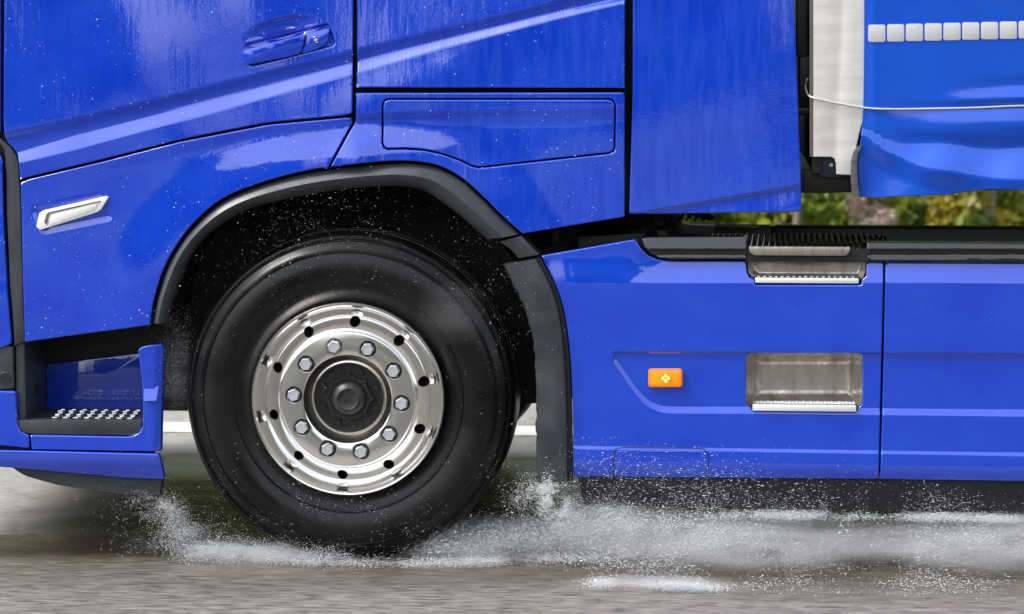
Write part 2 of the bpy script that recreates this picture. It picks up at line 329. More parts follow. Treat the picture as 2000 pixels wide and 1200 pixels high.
# ------------------------------------------------------------------ pressed panels
def edge_round(e):
    def f(d):
        q = np.clip(e - d, 0, e * .985); return e - np.sqrt(e * e - q * q)
    def g(d):
        q = np.clip(e - d, 0, e * .985); return -q / np.sqrt(e * e - q * q)
    return f, g, [e * .12, e * .35, e * .65, e * 1.02]
def bowl(depth, rad):
    def f(d): t = np.clip(d / rad, 0, 1); return depth * (1 - (1 - t) ** 2.4)
    def g(d): t = np.clip(d / rad, 0, 1); return depth * 2.4 * (1 - t) ** 1.4 / rad
    return f, g, [rad * k for k in (.06, .15, .28, .45, .65, .85, 1.02)]
def segd(p, a, b):
    """distance and nearest point of points p (N,2) to segments a-b (M,2)"""
    best = np.full(len(p), 1e9); near = np.zeros_like(p)
    for i in range(0, len(a), 64):
        A = a[i:i + 64]; B = b[i:i + 64]; ab = B - A; L2 = (ab ** 2).sum(1) + 1e-18
        t = np.clip(((p[:, None] - A) * ab).sum(2) / L2, 0, 1); q = A + t[..., None] * ab
        d = np.hypot(*(p[:, None] - q).transpose(2, 0, 1)); k = d.argmin(1); r = np.arange(len(p)); dm = d[r, k]
        u = dm < best; best[u] = dm[u]; near[u] = q[r, k][u]
    return best, near
def inside(p, poly):
    x, z = p[:, 0], p[:, 1]; c = np.zeros(len(p), bool); a = poly; b = np.roll(poly, -1, 0)
    for (x0, z0), (x1, z1) in zip(a, b):
        if z0 == z1: continue
        m = (z0 > z) != (z1 > z); c ^= m & (x < (x1 - x0) * (z - z0) / (z1 - z0) + x0)
    return c
def resample(w_, s):
    o = []
    for a, b in zip(w_, np.roll(w_, -1, 0)):
        n = max(1, int(math.ceil(np.hypot(*(b - a)) / s)))
        for k in range(n): o.append(a + (b - a) * k / n)
    return np.array(o)
NOS = lambda x, y: 0 * x
def panel(name, outline, m, parent, S=NOS, y0=0.0, holes=(), step=.016, edge=None, feats=(), back=.022, extra=None, **props):
    """sheet with real relief: S(px,py) gives its depth, its rims roll over and turn back into the gaps"""
    ef, eg, insets = edge or edge_round(.004)
    loops = []
    for o in [outline] + list(holes):
        w_ = P([p[0] for p in o], [p[1] for p in o], y0)[:, [0, 2]]
        loops.append(resample(w_, step))
    A = np.vstack(loops); B = np.vstack([np.roll(l, -1, 0) for l in loops])
    def ok(p, dmin):
        c = inside(p, loops[0])
        for h in loops[1:]: c &= ~inside(p, h)
        d, _ = segd(p, A, B); return c & (d > dmin)
    pts = [A]
    for ins in insets:
        for l in loops:
            l2 = resample(l, step * .6); t = np.roll(l2, -1, 0) - np.roll(l2, 1, 0); t /= np.hypot(*t.T)[:, None] + 1e-12
            n_ = np.stack([-t[:, 1], t[:, 0]], 1)
            for s_ in (1, -1):
                c = l2 + n_ * ins * s_; k = inside(c, loops[0])
                for h in loops[1:]: k &= ~inside(c, h)
                d, _ = segd(c, A, B); pts.append(c[k & (np.abs(d - ins) < ins * .12)])
    dm = insets[-1] * 1.3
    lo, hi = loops[0].min(0), loops[0].max(0)
    gx = np.arange(lo[0], hi[0], step); gz = np.arange(lo[1], hi[1], step * .87)
    X, Z = np.meshgrid(gx, gz); X = X + (np.arange(len(gz)) % 2)[:, None] * step / 2
    g = np.stack([X.ravel(), Z.ravel()], 1); g = g[ok(g, dm)]
    fpts = []
    for cur, ts, (xa, xb) in feats:      # extra vertices along creases
        xs = np.arange(xa, xb, 7.0); ys = cur(xs)
        for t in ts:
            w_ = P(xs, ys + t, y0)[:, [0, 2]]; fpts.append(w_)
    if extra:
        xa, ya, xb, yb, st = extra; gx_, gy_ = np.meshgrid(np.arange(xa, xb, st), np.arange(ya, yb, st)); fpts.append(P(gx_.ravel(), gy_.ravel() + (np.arange(gx_.shape[1]) % 2 * st / 2)[None].repeat(gx_.shape[0], 0).ravel(), y0)[:, [0, 2]])
    if fpts:
        F = np.vstack(fpts); F = F[ok(F, dm * .6)]
        if len(F):
            # drop grid points close to crease points
            cell = {}
            for q in F: cell.setdefault((int(q[0] / step), int(q[1] / step)), 1)
            keep = [not any((int(q[0] / step) + i, int(q[1] / step) + j) in cell for i in (0,) for j in (0,)) for q in g]
            g = g[np.array(keep, bool)] if len(g) else g
            pts.append(F)
    pts.append(g)
    V = np.vstack(pts); nb = 0; E = []
    for l in loops:
        E += [(nb + i, nb + (i + 1) % len(l)) for i in range(len(l))]; nb += len(l)
    res = delaunay_2d_cdt([Vector(v) for v in V], E, [], 0, 1e-6, False)
    V = np.array([tuple(v) for v in res[0]]); T = np.array([f for f in res[2] if len(f) == 3])
    cen = V[T].mean(1); k = inside(cen, loops[0])
    for h in loops[1:]: k &= ~inside(cen, h)
    T = T[k]
    used = np.unique(T); mp_ = -np.ones(len(V), int); mp_[used] = np.arange(len(used)); V = V[used]; T = mp_[T]
    d, near = segd(V, A, B)
    def Sxz(x, z):
        px, py = U(x, 0 * x + y0, z); return S(px, py)
    x, z = V.T; e = .0004
    Y = y0 + Sxz(x, z) + ef(d)
    dx = (Sxz(x + e, z) - Sxz(x - e, z)) / (2 * e); dz = (Sxz(x, z + e) - Sxz(x, z - e)) / (2 * e)
    gd = V - near; L_ = np.hypot(*gd.T); 
    ed = np.zeros_like(gd); okk = L_ > 1e-6; ed[okk] = gd[okk] / L_[okk][:, None]
    # on the rim itself take the outward normal of the nearest loop
    rim = ~okk
    if rim.any():
        tt = B - A; tt /= np.hypot(*tt.T)[:, None] + 1e-12; nn = np.stack([-tt[:, 1], tt[:, 0]], 1)
        dd = ((V[rim][:, None] - A) ** 2).sum(2); j = dd.argmin(1); cand = nn[j]
        test = V[rim] + cand * 1e-4; c = inside(test, loops[0])
        for h in loops[1:]: c &= ~inside(test, h)
        cand[~c] *= -1; ed[rim] = cand
    gr = eg(d)[:, None] * ed; dx = dx + gr[:, 0]; dz = dz + gr[:, 1]
    N_ = np.stack([dx, -np.ones_like(dx), dz], 1); N_ /= np.linalg.norm(N_, axis=1)[:, None]
    verts = np.stack([x, Y, z], 1)
    # orient triangles to face -Y
    a, b, c = V[T[:, 0]], V[T[:, 1]], V[T[:, 2]]; cr = (b[:, 0] - a[:, 0]) * (c[:, 1] - a[:, 1]) - (b[:, 1] - a[:, 1]) * (c[:, 0] - a[:, 0])
    T[cr < 0] = T[cr < 0][:, ::-1]
    faces = [tuple(t) for t in T]; norm = [tuple(n) for n in N_]
    verts = [tuple(v) for v in verts]
    # returns (the folded rim)
    if back:
        for l in loops:
            dd = ((l[:, None] - V[None]) ** 2).sum(2) if len(V) * len(l) < 4e7 else None
            idx = dd.argmin(1); n0 = len(verts); ln = len(l)
            t = np.roll(l, -1, 0) - np.roll(l, 1, 0); t /= np.hypot(*t.T)[:, None] + 1e-12
            nn = np.stack([t[:, 1], -t[:, 0]], 1); test = l + nn * 1e-4; c = inside(test, loops[0])
            for h in loops[1:]: c &= ~inside(test, h)
            nn[c] *= -1
            for i, j in enumerate(idx):
                v = verts[j]; verts.append(v); norm.append((nn[i, 0], 0, nn[i, 1]))
            for i, j in enumerate(idx):
                v = verts[j]; verts.append((v[0], v[1] + back, v[2])); norm.append((nn[i, 0], 0, nn[i, 1]))
            for i in range(ln):
                k2 = (i + 1) % ln; faces.append((n0 + i, n0 + k2, n0 + ln + k2, n0 + ln + i))
    me = pymesh(name, verts, faces, True)
    me.normals_split_custom_set_from_vertices(norm)
    o = link(name, me, m, parent, **props)
    SURF.append((loops, y0, S, ef))
    return o
SURF = []

# ================================================================== SETTING
def sheet(name, x0, x1, y0, y1, z, m, **props):
    return link(name, pymesh(name, [(x0, y0, z), (x1, y0, z), (x1, y1, z), (x0, y1, z)], [(0, 1, 2, 3)]), m, **props)
sheet('verge', -600, 600, -600, 900, -.03, M_GRASS, kind='structure')
sheet('unseen_dark_ground', -80, 80, -16, -1.7, -.012, mat('dark_neutral_ground', (.030, .028, .026), .85, var=1, vcol=(.055, .051, .047), vscale=9, bump=.02, bscale=30), kind='structure')  # unseen ground, added dark and neutral for what the paint and rim reflect
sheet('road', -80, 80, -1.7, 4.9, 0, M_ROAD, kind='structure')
q = G([0, 700], [824, 831]); q2 = G([0, 700], [842, 849])
sheet('lane_marking', -70, 70, q2[1][1], q[1][1], .004, M_LINE, kind='structure')
# water lying on the road under and in front of the truck: uneven outline
edge_px = spline([(-700, 1050), (-200, 1049), (60, 1045), (200, 1044), (262, 1038), (300, 1000), (322, 940), (335, 889), (500, 890), (800, 893), (1050, 896), (1500, 902), (2100, 905), (2700, 912)], 9)
near_px = [(2700, 1290), (1000, 1290), (-900, 1290)]
ep = G([p[0] for p in edge_px + near_px], [p[1] + (3 * noise.noise((p[0] * .013, 2, 0)) + 2 * noise.noise((p[0] * .045, 7, 0)) + 1 * noise.noise((p[0] * .17, 3, 0))) * (p[0] < 300 or p[1] > 1100) + 1.2 * math.sin(p[0] * .07) for p in edge_px + near_px])
bm = bmesh.new(); vs_ = [bm.verts.new((v[0], v[1], .003)) for v in ep]; bm.faces.new(vs_); bmesh.ops.triangulate(bm, faces=bm.faces)
bm_obj('puddle', bm, M_PUD, kind='structure')

# ---- foliage
def leaf_mesh(name, cen, rad, n, size, flat=.9):
    cen = np.asarray(cen); k = rng.integers(0, len(cen), n)
    u = rng.normal(size=(n, 3)); u /= np.linalg.norm(u, axis=1)[:, None]
    pos = cen[k] + u * (rng.random(n) ** .45)[:, None] * np.asarray(rad)[k]
    pos[:, 2] = np.abs(pos[:, 2]) + .01
    s = rng.uniform(.5, 1.2, n)[:, None] * size
    a = rng.normal(size=(n, 3)); a /= np.linalg.norm(a, axis=1)[:, None]; b = np.cross(a, rng.normal(size=(n, 3))); b /= np.linalg.norm(b, axis=1)[:, None]
    V = np.stack([pos - a * s, pos - b * s * .5, pos + a * s, pos + b * s * .5], 1).reshape(-1, 3)
    me = bpy.data.meshes.new(name); me.vertices.add(4 * n); me.vertices.foreach_set('co', V.ravel().astype(np.float32))
    me.loops.add(4 * n); me.loops.foreach_set('vertex_index', np.arange(4 * n, dtype=np.int32))
    me.polygons.add(n); me.polygons.foreach_set('loop_start', np.arange(0, 4 * n, 4, dtype=np.int32)); me.update(calc_edges=True); me.validate()
    return me
cen, rad = [], []
for i in range(1000):
    x = rng.uniform(-24, 22); y = rng.uniform(12.5, 19); h = rng.uniform(.2, 11)
    cen.append((x, y, h)); rad.append([rng.uniform(.5, 1.2)] * 3)
for i in range(260):          # the undergrowth that shows through the gap below the trailer
    x = rng.uniform(-4, 7); y = rng.uniform(10.6, 14); h = rng.uniform(.0, 1.9)
    cen.append((x, y, h)); rad.append([rng.uniform(.15, .42)] * 3)
for i in range(520):
    cen.append((rng.uniform(-26, 24), rng.uniform(13.5, 17), rng.uniform(0, 2.6))); rad.append([rng.uniform(.5, .95)] * 3)
link('woodland', leaf_mesh('woodland', cen, rad, 230000, .11), M_LEAF, kind='stuff')
# wood on the other side of the road, behind the camera (it shows in the paint)
n = 420; vv = []; ff = []
for i in range(n):
    u_ = i * 160 / n; a = math.pi * (1.0 + i / (n - 1)); r_ = 46 + 5 * noise.noise((u_ * .21, 0, 0)); hh = 9.5 + 3.2 * noise.noise((u_ * .33, 4, 0)) + 2.2 * noise.noise((u_ * 1.1, 9, 0))
    gx = r_ * math.cos(a) * 1.5       # gaps added to the wood so bright sky reflects in the door
    for g0, g1, gd in ((-12.6, -8.8, .97), (-5.4, -4.6, .6), (5.5, 7.5, .75), (-24, -21, .9)):
        hh *= 1 - gd * float(smooth(g0 - .3, g0 + .3, gx) * (1 - smooth(g1 - .3, g1 + .3, gx)))
    for j in range(8):
        rr_ = r_ + 2.2 * math.sin(j * 1.3) + noise.noise((u_ * .8, j * .9, 3)) * 1.6 + j * .35
        vv.append((rr_ * math.cos(a) * 1.5, -9 + rr_ * math.sin(a), hh * j / 7))
for i in range(n - 1):
    for j in range(7): ff.append((i * 8 + j, (i + 1) * 8 + j, (i + 1) * 8 + j + 1, i * 8 + j + 1))
link('far_woodland', pymesh('far_woodland', vv, ff, True), mat('far_wood_green', (.03, .045, .02), .9, var=1, vcol=(.06, .075, .025), vscale=.6, bump=.4, bscale=1.2), kind='stuff')

def sapling(px, Y, h, lean, label, lm=M_LEAF, r=.035, crown=True):
    b = G(px, 300, 0) if False else P(px, 410, Y)
    root = empty('sapling', (b[0], Y, 0), label=label, category='tree', group='saplings at the wood edge')
    pts = [(lean * t * h + .04 * math.sin(t * 7 + px), .03 * math.cos(t * 5), h * t) for t in np.linspace(0, 1, 12)]
    bm = tube(pts, [r * (1 - .75 * t) for t in np.linspace(0, 1, 12)], 9)
    for k in range(7):
        t = .06 + .12 * k; p0 = Vector((lean * t * h, 0, h * t)); a = random.uniform(0, 6.28)
        tube([p0, p0 + Vector((math.cos(a) * .3, math.sin(a) * .3, .25)), p0 + Vector((math.cos(a) * .65, math.sin(a) * .65, .6))], [r * .4, r * .25, r * .1], 6, bm)
    bm_obj('trunk', bm, M_BARK, root, 60)
    cs = [(lean * t * h + random.uniform(-.4, .4), random.uniform(-.3, .4), h * t) for t in np.linspace(.35, 1, 14)] + \
         [(random.uniform(-.22, .22), random.uniform(-.2, .35), random.uniform(.3, .9)) for _ in range(7)]
    link('crown', leaf_mesh('crown', cs, [[.35] * 3] * 14 + [[.13] * 3] * 7, 2600, .05), lm, root)
    return root
sapling(1546, 9.9, 4.2, .02, 'bare stemmed sapling in the gap just right of the fairing corner')
sapling(1824, 10.1, 4.6, -.14, 'thin leaning sapling with dark green leaves left of the yellow one under the curtain')
sapling(1896, 9.8, 5.0, .03, 'yellow leaved sapling seen through the gap beneath the trailer curtain', M_LEAF2)
sapling(1946, 9.7, 4.6, -.02, 'pale straight sapling furthest right in the gap under the trailer curtain', r=.045)
b = P(1722, 405, 10.0)
sh = empty('shrub', (b[0], 10.0, 0), label='dry pinkish brown shrub among green leaves below the curtain', category='shrub')
cs = [(random.uniform(-.16, .16), random.uniform(-.15, .15), random.uniform(.25, .62)) for _ in range(9)]
link('foliage', leaf_mesh('foliage', cs, [[.08] * 3] * 9, 1100, .026), M_PINK, sh)
bm = tube([(0, 0, 0), (.02, 0, .25), (.05, .02, .5)], [.02, .014, .006], 6); tube([(0, 0, .1), (-.08, 0, .3), (-.12, .02, .52)], [.014, .01, .005], 6, bm)
bm_obj('stem', bm, M_BARK, sh, 60)

# ================================================================== TRUCK
truck = empty('lorry_tractor', (P(686, 780, 0)[0], 0, 0), label='wet bright blue lorry cab and chassis driving through water on polished wheel', category='lorry')
T0 = np.array(truck.location)
def attach(o):   # children are modelled in world coordinates
    pass
truck.location = (0, 0, 0)

# ---- crease curves in the photograph
L1 = lerp_curve([(-900, 420), (-300, 335), (0, 271), (140, 241), (350, 192), (525, 147), (693, 107), (860, 66), (1000, 33), (1122, 1), (1230, -30)])
L2 = lerp_curve([(-900, 450), (-300, 372), (35, 298), (140, 267), (280, 231), (420, 194), (560, 158), (693, 122), (860, 79), (1035, 36), (1210, -4), (1240, -11)])
L2w = lerp_curve([(0, 19), (140, 27), (280, 25), (420, 25), (560, 22), (693, 22), (860, 17), (1035, 14), (1210, 11)])
L3 = lerp_curve([(-300, 430), (38, 352), (210, 311), (350, 275), (525, 241), (690, 226), (1300, 205)])
L4 = lerp_curve([(600, 242), (692, 238), (750, 235), (900, 229), (1100, 221), (1230, 218)])
def cab_S(px, py):
    y = 0.026 * ((300 - py) / 600.0).clip(0, 3) ** 1.6           # the cab side leans in above the waist
    t = py - L1(px)
    y = y + .0075 * ramp(t, -9, 4, 2.5) + .003 * ramp(t, 4, 14, 3)
    t2 = (py - L2(px)) / L2w(px)
    y = y - .0165 * ramp(t2, 0, 1, .06)
    y = y - .004 * ramp(t2, 1, 3.6, .8) * smooth(620, 720, px) * (1 - smooth(860, 950, px))     # the strip opens out behind the door
    # soft hollow above the fender
    t3 = py - L3(px)
    y = y + .004 * ramp(t3, 4, 26, 4) * smooth(100, 500, px) - .010 * ramp(t3, 26, 75, 8) * smooth(330, 640, px) * (1 - smooth(700, 760, px))
    t4 = py - L4(px)
    a4 = smooth(640, 720, px) * (1 - .8 * smooth(800, 1190, px))
    y = y + .0055 * ramp(t4, -16, 1, 1.5) * a4 - .013 * ramp(t4, 1, 62, 4) * smooth(640, 700, px) * (1 - smooth(720, 1000, px))
    # wings of the arch roll gently out
    r = np.hypot(px - 686, (py - 775) * 1.0)
    y = y - .010 * (1 - smooth(430, 560, r))
    # slight pressing waves of a big panel
    y = y + .0012 * np.sin(px * .011 + py * .017) + .0009 * np.sin(px * .023 - py * .013)
    return y
# door handle recess
def handle_S(px, py):
    y = cab_S(px, py)
    u = (px - 565) * .970 + (py - 88) * -.245; v = (px - 565) * .245 + (py - 88) * .970     # along and across the handle
    # pocket round the grip
    q = np.maximum(np.abs(u) - 78, 0) ** 2 + np.maximum(np.abs(v) - 15, 0) ** 2; dd = np.sqrt(q)
    y = y + .012 * (1 - smooth(4, 10, dd))
    # scoop above it
    ue = (u + 8) / 70; ve = (v + 32) / 24
    y = y + .008 * (1 - smooth(.55, 1.15, np.sqrt(ue ** 2 + ve ** 2)))
    # finger shell behind the grip
    ue = (u + 5) / 44; ve = (v + 22) / 15
    y = y + .009 * (1 - smooth(.5, 1.05, np.sqrt(ue ** 2 + ve ** 2)))
    # indicator seat on the wing
    return y
def wing_S(px, py):
    y = cab_S(px, py)
    u = (px - 141) * .905 + (py - 417) * -.39; v = (px - 141) * .2 + (py - 417) * .98
    q = np.hypot(np.maximum(np.abs(u) - 58, 0), np.maximum(np.abs(v) - 16, 0))
    y = y + .006 * (1 - smooth(2, 16, q))
    return y
TOP = -1000
creases = [(L1, (-14, -9, -5, 0, 4, 9, 15), (-900, 1240)), (L2, (-3, -1, 2, 8, 14), (-300, 1240)),
           (lambda x: L2(x) + L2w(x), (-5, -2, 0, 3, 8, 20), (-300, 1240))]
fold_l3 = [(x, float(L3(x))) for x in np.linspace(40, 688, 34)]
door_out = [(7, TOP), (7, 240), (9, 268), (14, 280), (24, 290), (33, 302), (38, 320), (40, 350)] + [(x, y - 2) for x, y in fold_l3[1:-1]] + [(686, 223), (689, 218), (690, TOP)]
hx = np.linspace(430, 700, 30)
door = panel('door', door_out, M_PAINT, truck, handle_S, feats=creases, step=.02, extra=(455, 2, 672, 150, 2.6))
ARCH = [(300, 631), (307, 588), (325, 530), (352, 480), (388, 435), (437, 394), (505, 365), (595, 340), (685, 327), (766, 320), (820, 322), (860, 331), (901, 354), (946, 394), (982, 430), (1014, 458)]
ARCHI = [(325, 631), (330, 600), (341, 568), (361, 516), (388, 475), (428, 440), (482, 410), (550, 391), (640, 374), (730, 365), (788, 365), (829, 374), (865, 397), (901, 424), (950, 468)]
AS = spline(ARCH, 12); AI = spline(ARCHI, 12)
def off(c, dx, dy): return [(x + dx, y + dy) for x, y in c]
def grow(c, k, o=(686, 800)): return [(o[0] + (x - o[0]) * k, o[1] + (y - o[1]) * k) for x, y in c]
ASg = grow(AS, 1.013)
front_arch = [p for p in ASg if p[0] < 640]; rear_arch = [p for p in ASg if p[0] > 642]
wing_out = [(41, 357)] + [(x, y + 3) for x, y in fold_l3[1:-1]] + [(687, 230), (688, 240), (682, 252), (640, 331)] + front_arch[::-1] + [(297, 634), (50, 668), (46, 560), (43, 450)]
wing = panel('front_wing', wing_out, M_PAINT, truck, wing_S, feats=creases + [(L3, (4, 10, 18, 26, 40, 60, 80), (60, 690))], step=.018, extra=(55, 372, 236, 462, 3))
side_up = [(696, TOP), (697, 171), (1220, 172), (1224, TOP)]
panel('sleeper_side_panel', side_up, M_RUNS, truck, cab_S, feats=creases, step=.022)
hatch = [(746, 210)] + [(748, 200), (753, 194), (762, 192)] + [(1188, 192), (1198, 195), (1203, 204)] + [(1202, 288), (1199, 297), (1190, 301), (935, 329), (922, 326), (895, 313), (860, 301), (825, 294), (790, 292), (758, 293), (750, 289), (746, 280)]
def shrink(o, k):
    c = np.mean(o, 0); r = []
    a = np.array(o, float); b = np.roll(a, -1, 0); pr = np.roll(a, 1, 0); t = b - pr; t /= np.hypot(*t.T)[:, None]; nn = np.stack([-t[:, 1], t[:, 0]], 1)
    return [tuple(v) for v in a + nn * k]
side_lo = [(696, 182), (1220, 181), (1220, 424), (1022, 456)] + rear_arch[::-1] + [(645, 331), (686, 254), (693, 242), (696, 230)]
f4 = [(L4, (-18, -14, -8, -2, 1, 4, 14, 30, 50, 64), (640, 1225))]
panel('lower_side_panel', side_lo, M_RUNS, truck, cab_S, holes=[hatch], feats=f4, step=.018)
panel('service_hatch', shrink(hatch, 3.2), M_RUNS, truck, cab_S, feats=f4, step=.018)
# shell behind the panels, with the arch open
shell = [(9, TOP)] + [(9, 262), (30, 310), (41, 352), (47, 640), (50, 664), (296, 630)] + AS + [(1019, 453), (1218, 421), (1221, TOP)]
prism('cab_shell', shell, .072, 2.42, M_SEAL, truck, 0)
# door handle
hp = P([475, 598, 598, 592], [92, 66, 66, 106], -.0)
def plate(name, pts, y0, th, m, parent, bev=.003, **props): return prism(name, pts, y0, y0 + th, m, parent, bev, **props)
hnd = empty('door_handle', parent=door)
YH = float(cab_S(np.array([560.]), np.array([90.]))[0])
hnd = plate('door_handle', spline([(475, 124), (473, 112), (477, 98)], 5) + [(594, 67), (597, 69), (588, 101), (584, 106), (560, 112), (482, 127)], YH - .007, .020, M_PAINT, door, .003)
bpy.data.objects.remove(bpy.data.objects['door_handle']) if bpy.data.objects['door_handle'].type == 'EMPTY' else None
lockp = plate('lock_plate', [(600, 66), (637, 56), (643, 58), (641, 78), (632, 90), (616, 98), (590, 105), (597, 84)], YH - .003, .016, M_PAINT, door, .003)
bm = bmesh.new(); c = P(617, 78, YH)
cyl(bm, (c[0], c[2]), .0055, YH - .005, YH + .008, 20)
bm_obj('lock_barrel', bm, M_LOCK, door, 40)
bm = bmesh.new(); tube([(c[0] + .0098 * math.cos(a), YH - .0035, c[2] + .0098 * math.sin(a)) for a in np.linspace(0, 2 * math.pi, 25)], .0018, 6, bm, False)
bm_obj('lock_ring', bm, M_PAINT, door, 60)
# door front seal and pillar strip
strip = spline([(-60, 262), (-20, 270), (2, 285), (9, 302), (12, 340)], 8) + [(14, 420), (20, 560), (27, 660), (27, 676), (49, 668), (44, 560), (40, 430), (38, 362), (37, 320), (31, 303), (20, 288), (6, 276), (-20, 258), (-60, 250)]
prism('pillar_strip', strip, .006, .05, M_TRIM, truck, .006)
corner = [(-190, 330), (-60, 296), (-6, 293), (4, 312), (6, 420), (14, 560), (22, 672), (-190, 760)]
panel('corner_panel', corner, M_PAINT, truck, lambda x, y: .002 + .0015 * np.sin(y * .05), step=.03)
prism('front_panel', [(-190, TOP), (1, TOP), (1, 258), (-60, 246), (-190, 290)], .012, .08, M_PAINT, truck, .004)
prism('front_shell', [(-190, TOP + 5), (14, TOP + 5), (14, 640), (-190, 740)], .06, 2.4, M_SEAL, truck, 0)
# indicator lens on the wing
ind = [(70, 444), (76, 417), (84, 411), (208, 383), (212, 386), (197, 410), (190, 415), (78, 450)]
YW = float(wing_S(np.array([140.]), np.array([417.]))[0])
il = prism('indicator_lamp', ind, YW - .012, YW + .012, M_LENS, truck, .005)
prism('reflector', [(97, 440), (101, 423), (104, 420), (190, 398), (188, 404), (180, 412)], YW - .0145, YW - .011, M_LENSIN, il, .001)
prism('chrome_strip', [(86, 434), (90, 419), (94, 415), (196, 392), (197, 394), (96, 418), (91, 440)], YW - .0150, YW - .011, M_POSTEDGE, il, .001)
# side deflector behind the cab
CR5 = lerp_curve([(1225, 420), (1300, 408), (1430, 386), (1565, 362)])
def fair_S(px, py):
    y = -.004 + .012 * ((300 - py) / 600.0).clip(0, 3) ** 1.6 + .0012 * np.sin(px * .02) + .0008 * np.sin(py * .021 + px * .01)
    t = py - CR5(px)
    y = y + .009 * ramp(t, -2, 4, 1.5) - .004 * ramp(t, 4, 40, 4)
    y = y + .004 * smooth(1440, 1560, px) ** 2 
    return y
panel('side_deflector', [(1238, TOP), (1236, 178), (1229, 417), (1240, 419), (1560, 414), (1565, 409), (1565, 362), (1551, 0), (1513, TOP)], M_RUNS, truck, fair_S,
      feats=[(CR5, (-4, -2, 0, 3, 5, 12, 30), (1230, 1566))], step=.022, back=.03)
prism('deflector_inner', [(1242, TOP), (1238, 200), (1236, 410), (1555, 406), (1552, 200), (1540, 0), (1492, TOP)], .034, .06, M_SEAL, truck, 0)
prism('deflector_inner', [(1242, TOP), (1238, 200), (1236, 330), (1500, 330), (1500, 200), (1500, 0), (1492, TOP)], 2.35, 2.42, M_SEAL, truck, 0)
# arch trims
def ribbon(name, outer, inner, m, parent, prof, y0=0):
    """moulding between two curves; prof = [(s, y)] from outer to inner edge"""
    n = 90; 
    def rs(c):
        c = np.array(c); d = np.r_[0, np.cumsum(np.hypot(*np.diff(c, axis=0).T))]; t = np.linspace(0, d[-1], n); return np.stack([np.interp(t, d, c[:, 0]), np.interp(t, d, c[:, 1])], 1)
    o_, i_ = rs(outer), rs(inner); k = len(prof); vv = []; ff = []
    for a, b in zip(o_, i_):
        for s_, y in prof:
            p = a + (b - a) * s_; q = P(p[0], p[1], y0); vv.append((q[0], y0 + y, q[2]))
    for i in range(n - 1):
        for j in range(k - 1): ff.append((i * k + j, i * k + j + 1, (i + 1) * k + j + 1, (i + 1) * k + j))
    ff.append(tuple(range(k))); ff.append(tuple((n - 1) * k + j for j in range(k))[::-1])
    me = pymesh(name, vv, ff, True); bm = bmesh.new(); bm.from_mesh(me); bmesh.ops.recalc_face_normals(bm, faces=bm.faces); bm.to_mesh(me); bm.free()
    me.set_sharp_from_angle(angle=R(38)); return link(name, me, m, parent)
PROF = [(0, .05), (0, .002), (.04, -.003), (.24, -.0155), (.44, -.0255), (.47, -.0268), (.51, -.0262), (.70, -.016), (.95, .002), (1, .010), (1.0, .05)]
ribbon('arch_trim', AS, AI, M_TRIM, truck, PROF)
# rear part of the mudguard
MO = spline([(1036, 478), (1047, 505), (1072, 552), (1090, 606), (1101, 682), (1107, 795), (1109, 940)], 14)
prism('mudguard_link', [(975, 472), (1018, 461), (1036, 480), (1053, 498), (1013, 505), (998, 488)], -.004, .10, M_TRIM, truck, .003)
mo = [p for p in MO if p[1] > 504]; mi = spline([(984, 518), (1000, 552), (1018, 588), (1036, 642), (1045, 705), (1047, 840), (1048, 938)], 8)
rr2 = random.Random(3); mi2 = [(x + rr2.uniform(-1.8, 1.8), y) for x, y in mi]
ribbon('mudguard', mo, mi2, M_TRIM, truck, [(0, .08), (0, .0), (.03, -.007), (.08, -.010), (.5, -.012), (.95, -.008), (1, .0), (1.0, .08)])
prism('mudguard_seal', [(1054, 500)] + [(x + 1, y) for x, y in mo] + [(1118, 938)] + [(x + 9, y) for x, y in mo[::-1]], .012, .06, M_SEAL, truck, 0)
# wheel housing: liner behind the arch and mudguard
hl = [(240, 300), (1240, 300), (1240, 760), (1060, 786), (1046, 788), (240, 788)]
prism('inner_liner', [(p[0], p[1]) for p in hl], .60, .64, M_DARK, truck, 0)
lin = grow(AI, 1.05, (686, 780)) ; vv = []; ff = []
lin = [p for p in lin] + [(1010, 520), (1040, 600), (1056, 700), (1056, 780)]
for p in lin:
    q = P(p[0], p[1], .03); q3 = (q[0], q[2]); vv += [(q3[0], .035, q3[1]), (q3[0], .61, q3[1])]
for i in range(len(lin) - 1): ff.append((2 * i, 2 * i + 2, 2 * i + 3, 2 * i + 1))
o = link('wheel_arch_liner', pymesh('wheel_arch_liner', vv, ff, True), M_DARK, truck)
# chassis core
def wx(px, Y=0.): return float(P(px, 600, Y)[0])
def wz(py, Y=0., px=1000): return float(P(px, py, Y)[2])
boxo('engine_block', M_DARK, truck, wx(330), wx(1240), .66, 1.75, .50, 1.45)
boxo('far_side_step', M_SEAL, truck, wx(-190), wx(318), 2.1, 2.42, .19, .8, .02)
boxo('front_axle', M_DARK, truck, wx(640), wx(730), .35, 2.1, .40, .52, .02)

# ---- steps on the front corner
FW = []
step = empty('entry_step', parent=truck)
def bl(px, Y): return float(P(px, 750, Y)[0])
